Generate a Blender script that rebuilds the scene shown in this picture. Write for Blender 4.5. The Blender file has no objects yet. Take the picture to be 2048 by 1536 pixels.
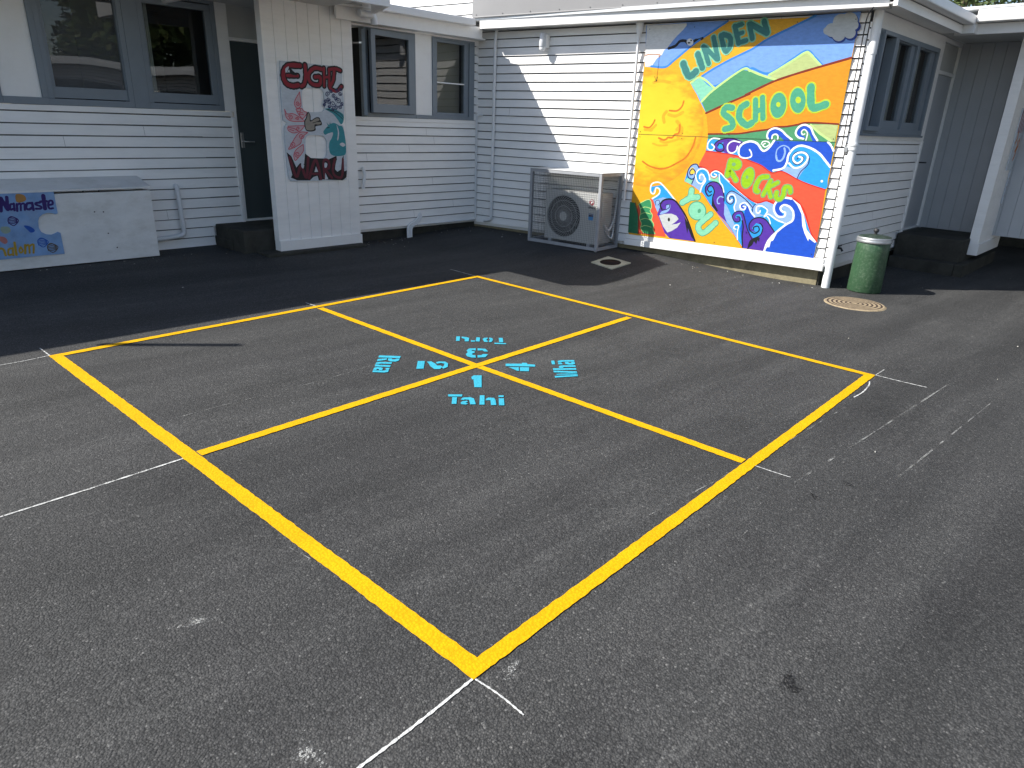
import bpy, bmesh, math, random
from mathutils import Vector, Matrix
random.seed(7)
SC = bpy.context.scene
COL = SC.collection
R = math.radians

# ------------------------------------------------------------------ camera
cam = bpy.data.objects.new("Camera", bpy.data.cameras.new("Camera"))
COL.objects.link(cam)
cam.data.sensor_width = 36.0
cam.data.lens = 1367.86 / 2048 * 36.0
cam.data.clip_end = 500
cam.data.clip_start = 0.05
cam.matrix_world = (Matrix.Translation((-3.52054, -2.72106, 1.56787)) @ Matrix.Rotation(-0.968863, 4, 'Z')
                    @ Matrix.Rotation(1.206886, 4, 'X') @ Matrix.Rotation(0.035415, 4, 'Z'))
SC.camera = cam

# ------------------------------------------------------------------ light
LX, LY = 0.741, -0.830                     # metres a sun ray travels sideways for each metre it falls
SUN = Vector((-LX, -LY, 1.0)).normalized()
world = bpy.data.worlds.new("World")
SC.world = world
world.use_nodes = True
wn = world.node_tree.nodes
sky = wn.new('ShaderNodeTexSky')
sky.sky_type = 'NISHITA'
sky.sun_disc = False
sky.sun_elevation = math.asin(SUN.z)
sky.sun_rotation = math.atan2(SUN.x, SUN.y)
wn['Background'].inputs['Strength'].default_value = 0.085
world.node_tree.links.new(sky.outputs[0], wn['Background'].inputs[0])
sun = bpy.data.objects.new("Sun", bpy.data.lights.new("Sun", 'SUN'))
COL.objects.link(sun)
sun.data.energy = 4.2
sun.data.angle = R(0.53)
sun.data.color = (1.0, 0.965, 0.90)
sun.rotation_euler = (-SUN).to_track_quat('-Z', 'Y').to_euler()
sun.location = (-8, 9, 12)
SC.view_settings.view_transform = 'Standard'
SC.view_settings.look = 'None'
SC.view_settings.exposure = 1.0
SC.view_settings.gamma = 1.0

# ------------------------------------------------------------------ frames
XM = 4.566                                 # face of the painted board on the end wall
XW = 4.600                                 # sheathing line of the end wall (runs along Y)
SK = -0.161464                             # direction of the classroom walls
O = Vector((XM, 3.614, 0))
EA = Vector((math.cos(SK), math.sin(SK), 0))
EN = Vector((-math.sin(SK), math.cos(SK), 0))
def W(a, b, z): return O + EA * a + EN * b + Vector((0, 0, z))
def smooth(x, a, b):
    t = min(1, max(0, (x - a) / (b - a)))
    return t * t * (3 - 2 * t)
def gz(x, y):
    b = (x - O.x) * EN.x + (y - O.y) * EN.y
    a = (x - O.x) * EA.x + (y - O.y) * EA.y
    far = 1 - smooth(math.hypot(x, y), 12, 30)
    sm = 0.095 * smooth(x, 3.0, 4.4) * smooth(y, -0.9, 1.2)
    sw = 0.045 * smooth(b, -1.0, 0.3)
    return (0.000186 * x + 0.009293 * y) * far + sm + sw * (1 - sm / 0.095)

# ------------------------------------------------------------------ materials
MATS = {}
def nodes_of(name, rough=0.6, spec=0.4):
    m = bpy.data.materials.new(name)
    m.use_nodes = True
    nt = m.node_tree
    b = nt.nodes['Principled BSDF']
    b.inputs['Roughness'].default_value = rough
    b.inputs['Specular IOR Level'].default_value = spec
    return m, nt, b
def N(nt, typ, **kw):
    n = nt.nodes.new(typ)
    for k, v in kw.items():
        if k.startswith('i_'):
            key = k[2:].replace('_', ' ')
            n.inputs[int(key) if key.isdigit() else key].default_value = v
        else: setattr(n, k, v)
    return n
def ramp(nt, stops, interp='LINEAR'):
    r = nt.nodes.new('ShaderNodeValToRGB')
    r.color_ramp.interpolation = interp
    els = r.color_ramp.elements
    els[0].position, els[0].color = stops[0][0], (*stops[0][1], 1)
    els[1].position, els[1].color = stops[-1][0], (*stops[-1][1], 1)
    for p, c in stops[1:-1]:
        e = els.new(p); e.color = (*c, 1)
    return r
def mul(c, k): return tuple(min(1, v * k) for v in c)
def mottled(name, c, var=0.15, scale=6, rough=0.6, spec=0.3, bump=0.0, bscale=60, stretch=(1, 1, 1), dirt=None, dirt_amt=0.0, dscale=3, metal=0.0):
    """paint, concrete, metal: base colour varied by noise, optional dirt stains and bump"""
    if name in MATS: return MATS[name]
    m, nt, b = nodes_of(name, rough, spec)
    L = nt.links
    b.inputs['Metallic'].default_value = metal
    tc = N(nt, 'ShaderNodeNewGeometry')
    mp = N(nt, 'ShaderNodeMapping'); mp.inputs['Scale'].default_value = stretch
    L.new(tc.outputs['Position'], mp.inputs['Vector'])
    nz = N(nt, 'ShaderNodeTexNoise', i_Scale=scale, i_Detail=8, i_Roughness=0.65)
    L.new(mp.outputs[0], nz.inputs['Vector'])
    r = ramp(nt, [(0.28, mul(c, 1 - var)), (0.5, c), (0.74, mul(c, 1 + var))])
    L.new(nz.outputs['Fac'], r.inputs['Fac'])
    out = r.outputs[0]
    if dirt:
        n2 = N(nt, 'ShaderNodeTexNoise', i_Scale=dscale, i_Detail=10, i_Roughness=0.75)
        L.new(mp.outputs[0], n2.inputs['Vector'])
        r2 = ramp(nt, [(0.48, (0, 0, 0)), (0.72, (dirt_amt,) * 3)])
        L.new(n2.outputs['Fac'], r2.inputs['Fac'])
        mx = N(nt, 'ShaderNodeMix', data_type='RGBA')
        L.new(r2.outputs[0], mx.inputs['Factor']); L.new(out, mx.inputs['A']); mx.inputs['B'].default_value = (*dirt, 1)
        out = mx.outputs['Result']
    L.new(out, b.inputs['Base Color'])
    if bump:
        n3 = N(nt, 'ShaderNodeTexNoise', i_Scale=bscale, i_Detail=5, i_Roughness=0.6)
        L.new(mp.outputs[0], n3.inputs['Vector'])
        bp = N(nt, 'ShaderNodeBump', i_Strength=bump, i_Distance=0.004)
        L.new(n3.outputs['Fac'], bp.inputs['Height']); L.new(bp.outputs[0], b.inputs['Normal'])
    MATS[name] = m
    return m
def asphalt():
    m, nt, b = nodes_of('asphalt', 0.82, 0.35)
    L = nt.links
    g = N(nt, 'ShaderNodeNewGeometry')
    P = g.outputs['Position']
    def noise(scale, det=4, ro=0.6, vec=P):
        n = N(nt, 'ShaderNodeTexNoise', i_Scale=scale, i_Detail=det, i_Roughness=ro); L.new(vec, n.inputs['Vector']); return n.outputs['Fac']
    mp = N(nt, 'ShaderNodeMapping', vector_type='TEXTURE'); mp.inputs['Rotation'].default_value = (0, 0, R(-14)); mp.inputs['Scale'].default_value = (5.5, 0.42, 1)
    L.new(P, mp.inputs['Vector'])
    mp2 = N(nt, 'ShaderNodeMapping', vector_type='TEXTURE'); mp2.inputs['Rotation'].default_value = (0, 0, R(-11)); mp2.inputs['Scale'].default_value = (3.0, 0.5, 1)
    L.new(P, mp2.inputs['Vector'])
    vor = N(nt, 'ShaderNodeTexVoronoi', i_Scale=140.0); L.new(P, vor.inputs['Vector'])
    vor2 = N(nt, 'ShaderNodeTexVoronoi', i_Scale=330.0); L.new(P, vor2.inputs['Vector'])
    # stones: each cell its own grey
    sep = N(nt, 'ShaderNodeSeparateColor'); L.new(vor.outputs['Color'], sep.inputs[0])
    stone = ramp(nt, [(0.0, (0.037,) * 3), (0.55, (0.055, 0.055, 0.0545)), (0.9, (0.071, 0.07, 0.069)), (0.985, (0.092, 0.091, 0.088)), (1.0, (0.16, 0.157, 0.152))])
    L.new(sep.outputs[0], stone.inputs['Fac'])
    sep2 = N(nt, 'ShaderNodeSeparateColor'); L.new(vor2.outputs['Color'], sep2.inputs[0])
    st2 = ramp(nt, [(0.0, (0.72,) * 3), (0.7, (1.04,) * 3), (1.0, (1.4,) * 3)])
    L.new(sep2.outputs[0], st2.inputs['Fac'])
    m1 = N(nt, 'ShaderNodeMix', data_type='RGBA', blend_type='MULTIPLY'); m1.inputs['Factor'].default_value = 1
    L.new(stone.outputs[0], m1.inputs['A']); L.new(st2.outputs[0], m1.inputs['B'])
    # gaps between stones
    gap = ramp(nt, [(0.25, (1.0,) * 3), (0.62, (0.45,) * 3)])
    L.new(vor.outputs['Distance'], gap.inputs['Fac'])
    m2 = N(nt, 'ShaderNodeMix', data_type='RGBA', blend_type='MULTIPLY'); m2.inputs['Factor'].default_value = 0.8
    L.new(m1.outputs['Result'], m2.inputs['A']); L.new(gap.outputs[0], m2.inputs['B'])
    # broad worn / dusty patches and roller streaks
    big = ramp(nt, [(0.32, (0.84,) * 3), (0.52, (0.99,) * 3), (0.72, (1.16, 1.155, 1.14))])
    L.new(noise(0.75, 8, 0.68), big.inputs['Fac'])
    m3 = N(nt, 'ShaderNodeMix', data_type='RGBA', blend_type='MULTIPLY'); m3.inputs['Factor'].default_value = 1
    L.new(m2.outputs['Result'], m3.inputs['A']); L.new(big.outputs[0], m3.inputs['B'])
    st = ramp(nt, [(0.36, (0.80,) * 3), (0.5, (1.0,) * 3), (0.66, (1.27, 1.265, 1.25))])
    L.new(noise(1.0, 6, 0.55, mp.outputs[0]), st.inputs['Fac'])
    m4 = N(nt, 'ShaderNodeMix', data_type='RGBA', blend_type='MULTIPLY'); m4.inputs['Factor'].default_value = 1
    L.new(m3.outputs['Result'], m4.inputs['A']); L.new(st.outputs[0], m4.inputs['B'])
    pit = N(nt, 'ShaderNodeMath', operation='MULTIPLY'); L.new(noise(70, 3, 0.7), pit.inputs[0]); L.new(noise(1.1, 5, 0.6), pit.inputs[1])
    pr = ramp(nt, [(0.30, (1.0,) * 3), (0.40, (0.50,) * 3)]); L.new(pit.outputs[0], pr.inputs['Fac'])
    mpit = N(nt, 'ShaderNodeMix', data_type='RGBA', blend_type='MULTIPLY'); mpit.inputs['Factor'].default_value = 1
    L.new(m4.outputs['Result'], mpit.inputs['A']); L.new(pr.outputs[0], mpit.inputs['B']); m4 = mpit
    # chalky dust, patchy and grainy, densest inside the court
    dn = N(nt, 'ShaderNodeMath', operation='MULTIPLY')
    L.new(noise(1.6, 10, 0.75, mp2.outputs[0]), dn.inputs[0]); L.new(noise(55, 4, 0.8), dn.inputs[1])
    dr = ramp(nt, [(0.275, (0,) * 3), (0.45, (0.34,) * 3)])
    L.new(dn.outputs[0], dr.inputs['Fac'])
    m5 = N(nt, 'ShaderNodeMix', data_type='RGBA'); m5.inputs['B'].default_value = (0.20, 0.198, 0.19, 1)
    L.new(dr.outputs[0], m5.inputs['Factor']); L.new(m4.outputs['Result'], m5.inputs['A'])
    # a few oil spots
    on = ramp(nt, [(0.735, (0,) * 3), (0.80, (0.75,) * 3)])
    L.new(noise(1.35, 3, 0.5), on.inputs['Fac'])
    m6 = N(nt, 'ShaderNodeMix', data_type='RGBA'); m6.inputs['B'].default_value = (0.014, 0.014, 0.015, 1)
    L.new(on.outputs[0], m6.inputs['Factor']); L.new(m5.outputs['Result'], m6.inputs['A'])
    L.new(m6.outputs['Result'], b.inputs['Base Color'])
    bp = N(nt, 'ShaderNodeBump', i_Strength=0.55, i_Distance=0.005); bp.invert = True
    L.new(vor.outputs['Distance'], bp.inputs['Height'])
    bp2 = N(nt, 'ShaderNodeBump', i_Strength=0.5, i_Distance=0.004); L.new(noise(260, 3), bp2.inputs['Height'])
    L.new(bp.outputs[0], bp2.inputs['Normal']); L.new(bp2.outputs[0], b.inputs['Normal'])
    MATS['asphalt'] = m
    return m
def ground_paint(name, c, wear=0.0, grain=0.5):
    """paint or chalk lying on the asphalt; wear lets the asphalt show through in specks"""
    m, nt, b = nodes_of(name, 0.75, 0.12)
    L = nt.links
    g = N(nt, 'ShaderNodeNewGeometry')
    nz = N(nt, 'ShaderNodeTexNoise', i_Scale=5, i_Detail=8, i_Roughness=0.7); L.new(g.outputs['Position'], nz.inputs['Vector'])
    r = ramp(nt, [(0.3, mul(c, 0.86)), (0.7, mul(c, 1.08))]); L.new(nz.outputs['Fac'], r.inputs['Fac'])
    vor = N(nt, 'ShaderNodeTexVoronoi', i_Scale=95.0); L.new(g.outputs['Position'], vor.inputs['Vector'])
    gp = ramp(nt, [(0.3, (1.0,) * 3), (0.7, (1 - grain * 0.5,) * 3)]); L.new(vor.outputs['Distance'], gp.inputs['Fac'])
    mx = N(nt, 'ShaderNodeMix', data_type='RGBA', blend_type='MULTIPLY'); mx.inputs['Factor'].default_value = 1
    L.new(r.outputs[0], mx.inputs['A']); L.new(gp.outputs[0], mx.inputs['B']); L.new(mx.outputs['Result'], b.inputs['Base Color'])
    bp = N(nt, 'ShaderNodeBump', i_Strength=grain, i_Distance=0.005); bp.invert = True
    L.new(vor.outputs['Distance'], bp.inputs['Height']); L.new(bp.outputs[0], b.inputs['Normal'])
    if wear:
        n2 = N(nt, 'ShaderNodeTexNoise', i_Scale=120, i_Detail=4, i_Roughness=0.8); L.new(g.outputs['Position'], n2.inputs['Vector'])
        n3 = N(nt, 'ShaderNodeTexNoise', i_Scale=9, i_Detail=3); L.new(g.outputs['Position'], n3.inputs['Vector'])
        ad = N(nt, 'ShaderNodeMath', operation='ADD'); L.new(n2.outputs['Fac'], ad.inputs[0]); L.new(n3.outputs['Fac'], ad.inputs[1])
        r2 = ramp(nt, [(wear - 0.04, (0,) * 3), (wear + 0.04, (1,) * 3)])
        hf = N(nt, 'ShaderNodeMath', operation='MULTIPLY', i_1=0.5); L.new(ad.outputs[0], hf.inputs[0])
        L.new(hf.outputs[0], r2.inputs['Fac']); L.new(r2.outputs[0], b.inputs['Alpha'])
    MATS[name] = m
    return m
def glass(name='window_glass', tint=(0.75, 0.8, 0.82), haze=0.0):
    m = bpy.data.materials.new(name); m.use_nodes = True
    nt = m.node_tree; L = nt.links
    for n in list(nt.nodes): nt.nodes.remove(n)
    out = N(nt, 'ShaderNodeOutputMaterial')
    tr = N(nt, 'ShaderNodeBsdfTransparent'); tr.inputs[0].default_value = (*tint, 1)
    gl = N(nt, 'ShaderNodeBsdfGlossy'); gl.inputs['Roughness'].default_value = 0.004
    g = N(nt, 'ShaderNodeNewGeometry')
    nz = N(nt, 'ShaderNodeTexNoise', i_Scale=1.3, i_Detail=1); L.new(g.outputs['Position'], nz.inputs['Vector'])
    bp = N(nt, 'ShaderNodeBump', i_Strength=0.06, i_Distance=0.05); L.new(nz.outputs['Fac'], bp.inputs['Height']); L.new(bp.outputs[0], gl.inputs['Normal'])
    fr = N(nt, 'ShaderNodeFresnel', i_IOR=1.6)
    mu = N(nt, 'ShaderNodeMath', operation='MULTIPLY_ADD', i_1=1.0, i_2=0.01, use_clamp=True); L.new(fr.outputs[0], mu.inputs[0])
    mx = N(nt, 'ShaderNodeMixShader'); L.new(mu.outputs[0], mx.inputs[0]); L.new(tr.outputs[0], mx.inputs[1]); L.new(gl.outputs[0], mx.inputs[2])
    last = mx.outputs[0]
    if haze:
        df = N(nt, 'ShaderNodeBsdfDiffuse'); df.inputs[0].default_value = (0.32, 0.34, 0.37, 1)
        m2 = N(nt, 'ShaderNodeMixShader', i_0=haze); L.new(last, m2.inputs[1]); L.new(df.outputs[0], m2.inputs[2]); last = m2.outputs[0]
    L.new(last, out.inputs[0])
    MATS[name] = m
    return m

WHITE = mottled('white_wall_paint', (0.89, 0.875, 0.855), 0.035, 2.5, 0.5, 0.35, bump=0.12, bscale=30, stretch=(1, 1, 5), dirt=(0.52, 0.52, 0.50), dirt_amt=0.25, dscale=1.6)
TRIMW = mottled('white_trim_paint', (0.87, 0.858, 0.84), 0.03, 4, 0.45, 0.4, dirt=(0.55, 0.54, 0.5), dirt_amt=0.25, dscale=4)
LAP = mottled('lap_shade_and_joint', (0.14, 0.14, 0.14), 0.3, 9, 0.9, 0.1)  # dark tone paints in the shade under each lap; also colours butt joints
SOFFIT = mottled('soffit_paint', (0.55, 0.55, 0.53), 0.05, 4, 0.6, 0.2)
GREYF = mottled('grey_joinery_paint', (0.20, 0.235, 0.27), 0.06, 6, 0.45, 0.4)
DOORD = mottled('dark_door_paint', (0.062, 0.078, 0.08), 0.05, 4, 0.4, 0.4)
DOORW = mottled('pale_door_paint', (0.46, 0.475, 0.495), 0.04, 4, 0.5, 0.35)
CONC = mottled('weathered_concrete', (0.25, 0.215, 0.135), 0.25, 7, 0.85, 0.2, bump=0.5, bscale=45, dirt=(0.09, 0.08, 0.05), dirt_amt=0.7, dscale=5)
CONCD = mottled('mossy_concrete', (0.052, 0.050, 0.043), 0.3, 6, 0.9, 0.15, bump=0.5, bscale=40, dirt=(0.03, 0.032, 0.025), dirt_amt=0.8, dscale=4)
PANELG = mottled('grey_roof_sheet', (0.225, 0.222, 0.225), 0.05, 2, 0.45, 0.4)
ROOFM = mottled('pale_roof_sheet', (0.66, 0.68, 0.70), 0.05, 2, 0.4, 0.5)
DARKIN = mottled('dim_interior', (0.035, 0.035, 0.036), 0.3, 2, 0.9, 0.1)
BLIND = mottled('beige_blind', (0.34, 0.31, 0.235), 0.08, 3, 0.85, 0.1)
CURT = mottled('pale_curtain', (0.62, 0.63, 0.60), 0.08, 8, 0.9, 0.1)
PIPEW = mottled('white_pipe', (0.78, 0.79, 0.80), 0.04, 6, 0.4, 0.45, dirt=(0.45, 0.43, 0.4), dirt_amt=0.3, dscale=6)
STEEL = mottled('galvanised_steel', (0.42, 0.43, 0.44), 0.15, 14, 0.42, 0.5, metal=0.7)
CHROME = mottled('dull_chrome', (0.6, 0.6, 0.6), 0.1, 10, 0.3, 0.5, metal=1.0)
DARKM = mottled('dark_metal', (0.03, 0.03, 0.032), 0.2, 10, 0.5, 0.4)
GLASS = glass()
HAZEG = glass('hazy_window_glass', (0.45, 0.48, 0.5), 0.20)

# ------------------------------------------------------------------ mesh helpers
class MB:
    """collects faces given in world coordinates, then links them as one mesh object"""
    def __init__(s): s.v = []; s.f = []; s.m = []; s.sm = []
    def face(s, pts, mi=0, smooth=False):
        i = len(s.v); s.v += [tuple(p) for p in pts]; s.f.append(tuple(range(i, i + len(pts)))); s.m.append(mi); s.sm.append(smooth)
    def mesh(s, verts, faces, mi=0, smooth=False):
        i = len(s.v); s.v += [tuple(p) for p in verts]
        for f in faces: s.f.append(tuple(i + k for k in f)); s.m.append(mi); s.sm.append(smooth)
    def hexa(s, c, mi=0):
        """eight corners: bottom ring of four, then top ring of four"""
        s.mesh(c, [(3, 2, 1, 0), (4, 5, 6, 7), (0, 1, 5, 4), (1, 2, 6, 5), (2, 3, 7, 6), (3, 0, 4, 7)], mi)
    def box(s, F, u0, u1, v0, v1, z0, z1, mi=0):
        s.hexa([F(u0, v0, z0), F(u1, v0, z0), F(u1, v1, z0), F(u0, v1, z0), F(u0, v0, z1), F(u1, v0, z1), F(u1, v1, z1), F(u0, v1, z1)], mi)
    def bbox(s, F, u0, u1, v0, v1, z0, z1, r=0.004, mi=0):
        """box with chamfered edges"""
        bm = bmesh.new(); bmesh.ops.create_cube(bm, size=1)
        for v in bm.verts: v.co = Vector(((u0 + u1) / 2 + v.co.x * (u1 - u0), (v0 + v1) / 2 + v.co.y * (v1 - v0), (z0 + z1) / 2 + v.co.z * (z1 - z0)))
        bmesh.ops.bevel(bm, geom=list(bm.edges), offset=min(r, abs(u1 - u0) / 3, abs(v1 - v0) / 3, abs(z1 - z0) / 3), segments=2, affect='EDGES', profile=0.5)
        bm.verts.index_update()
        s.mesh([F(*v.co) for v in bm.verts], [[v.index for v in f.verts] for f in bm.faces], mi)
        bm.free()
    def tube(s, pts, r, seg=12, mi=0, caps=True, rr=None):
        pts = [Vector(p) for p in pts]; n = len(pts)
        rings = []; up = None
        for i, p in enumerate(pts):
            d = (pts[min(i + 1, n - 1)] - pts[max(i - 1, 0)]).normalized()
            if up is None: up = d.orthogonal().normalized()
            else:
                up = (up - d * up.dot(d)); up = up.normalized() if up.length > 1e-6 else d.orthogonal().normalized()
            sd = d.cross(up); rad = rr[i] if rr else r
            rings.append([p + (up * math.cos(2 * math.pi * k / seg) + sd * math.sin(2 * math.pi * k / seg)) * rad for k in range(seg)])
        vs = [v for ring in rings for v in ring]
        fs = [(i * seg + k, i * seg + (k + 1) % seg, (i + 1) * seg + (k + 1) % seg, (i + 1) * seg + k) for i in range(n - 1) for k in range(seg)]
        s.mesh(vs, fs, mi, True)
        if caps: s.face(rings[0][::-1], mi); s.face(rings[-1], mi)
    def lathe(s, base, prof, seg=40, mi=0):
        """profile of (radius, height) turned about the vertical through base"""
        base = Vector(base); n = len(prof)
        vs = [base + Vector((r * math.cos(2 * math.pi * k / seg), r * math.sin(2 * math.pi * k / seg), h)) for r, h in prof for k in range(seg)]
        s.mesh(vs, [(i * seg + k, i * seg + (k + 1) % seg, (i + 1) * seg + (k + 1) % seg, (i + 1) * seg + k) for i in range(n - 1) for k in range(seg)], mi, True)
    def build(s, name, mats, parent=None, origin=None, rz=0.0):
        me = bpy.data.meshes.new(name)
        o = bpy.data.objects.new(name, me); COL.objects.link(o)
        if parent is not None:
            pm = parent.matrix_basis.copy() if parent.parent is None else parent.parent.matrix_basis @ parent.matrix_basis
            inv = pm.inverted(); o.parent = parent
        else:
            if origin is None: origin = Vector(s.v[0])
            o.matrix_basis = Matrix.Translation(origin) @ Matrix.Rotation(rz, 4, 'Z')
            inv = o.matrix_basis.inverted()
        me.from_pydata([tuple(inv @ Vector(v)) for v in s.v], [], s.f)
        for m in (mats if isinstance(mats, (list, tuple)) else [mats]): me.materials.append(m)
        me.polygons.foreach_set('material_index', s.m); me.polygons.foreach_set('use_smooth', s.sm)
        me.update()
        return o
def tag(o, label=None, cat=None, group=None, kind=None):
    if label: o['label'] = label
    if cat: o['category'] = cat
    if group: o['group'] = group
    if kind: o['kind'] = kind
    return o
def thing(name, loc, rz, label, cat, group=None):
    o = bpy.data.objects.new(name, None); COL.objects.link(o)
    o.empty_display_size = 0.2
    o.matrix_basis = Matrix.Translation(loc) @ Matrix.Rotation(rz, 4, 'Z')
    return tag(o, label, cat, group)
def spline(pts, n=6, closed=False):
    """Catmull-Rom through 2-D or 3-D points"""
    P = [Vector(p) for p in pts]; out = []; m = len(P)
    if m < 3 and not closed: 
        return [P[0].lerp(P[1], i / n) for i in range(n + 1)] if m == 2 else P
    rng = range(m) if closed else range(m - 1)
    for i in rng:
        g = (lambda k: P[k % m]) if closed else (lambda k: P[min(max(k, 0), m - 1)])
        p0, p1, p2, p3 = g(i - 1), g(i), g(i + 1), g(i + 2)
        for j in range(n):
            t = j / n
            out.append(0.5 * ((2 * p1) + (p2 - p0) * t + (2 * p0 - 5 * p1 + 4 * p2 - p3) * t * t + (3 * p1 - p0 - 3 * p2 + p3) * t ** 3))
    if not closed: out.append(P[-1])
    return out
def rounded(pts, r=0.05, n=5):
    pts = [Vector(p) for p in pts]; out = [pts[0]]
    for i in range(1, len(pts) - 1):
        a, b2, c2 = pts[i - 1], pts[i], pts[i + 1]
        k = min(r, (a - b2).length * 0.45, (c2 - b2).length * 0.45)
        p, q2 = b2 + (a - b2).normalized() * k, b2 + (c2 - b2).normalized() * k
        out += [(p * (1 - t) ** 2 + b2 * 2 * t * (1 - t) + q2 * t * t) for t in [j / n for j in range(n + 1)]]
    return out + [pts[-1]]
def pairs(flat, k=0.001): return [(flat[i] * k, flat[i + 1] * k) for i in range(0, len(flat), 2)]
def ribbon(mb, F, pts, w, lay, mi, n=6, caps=True, wob=0.0):
    """painted brush stroke: strip of quads with round ends in a plane map F(u, v, layer)"""
    c = spline([Vector((p[0], p[1])) for p in pts], n); k = len(c); h = w / 2
    Ls = []; Rs = []
    for i, p in enumerate(c):
        d = (c[min(i + 1, k - 1)] - c[max(i - 1, 0)]); d = d.normalized() if d.length > 1e-9 else Vector((1, 0))
        q = Vector((-d.y, d.x)); hh = h * (1 + wob * math.sin(i * 2.1 + p.x * 31))
        Ls.append(p + q * hh); Rs.append(p - q * hh)
    e = 0.004
    for i in range(k - 1):
        a, b2 = lay + e * i, lay + e * (i + 1)
        mb.face([F(Ls[i].x, Ls[i].y, a), F(Rs[i].x, Rs[i].y, a), F(Rs[i + 1].x, Rs[i + 1].y, b2), F(Ls[i + 1].x, Ls[i + 1].y, b2)], mi)
    if caps:
        for ii, s, la in ((0, -1, lay), (k - 1, 1, lay + e * (k - 1))):
            d = (c[1] - c[0]) if ii == 0 else (c[-1] - c[-2]); d = d.normalized(); q = Vector((-d.y, d.x))
            arc = [c[ii] + q * h * math.cos(t) + d * s * h * math.sin(t) for t in [math.pi * j / 7 for j in range(8)]]
            mb.face([F(p.x, p.y, la) for p in arc], mi)
def artwork(mb, F, data, idx):
    cnt = {}
    for kind, lay, colour, w, flat in data:
        pts = pairs(flat); cnt[lay] = cnt.get(lay, 0) + 1; lay = lay + 0.018 * cnt[lay]
        if kind == 'L': ribbon(mb, F, pts, w * 0.001, lay, idx[colour], wob=0.06)
        else:
            if kind == 'S': pts = [tuple(p) for p in spline([Vector(p) for p in pts], 5, True)]
            mb.face([F(p[0], p[1], lay) for p in pts], idx[colour])

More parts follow.
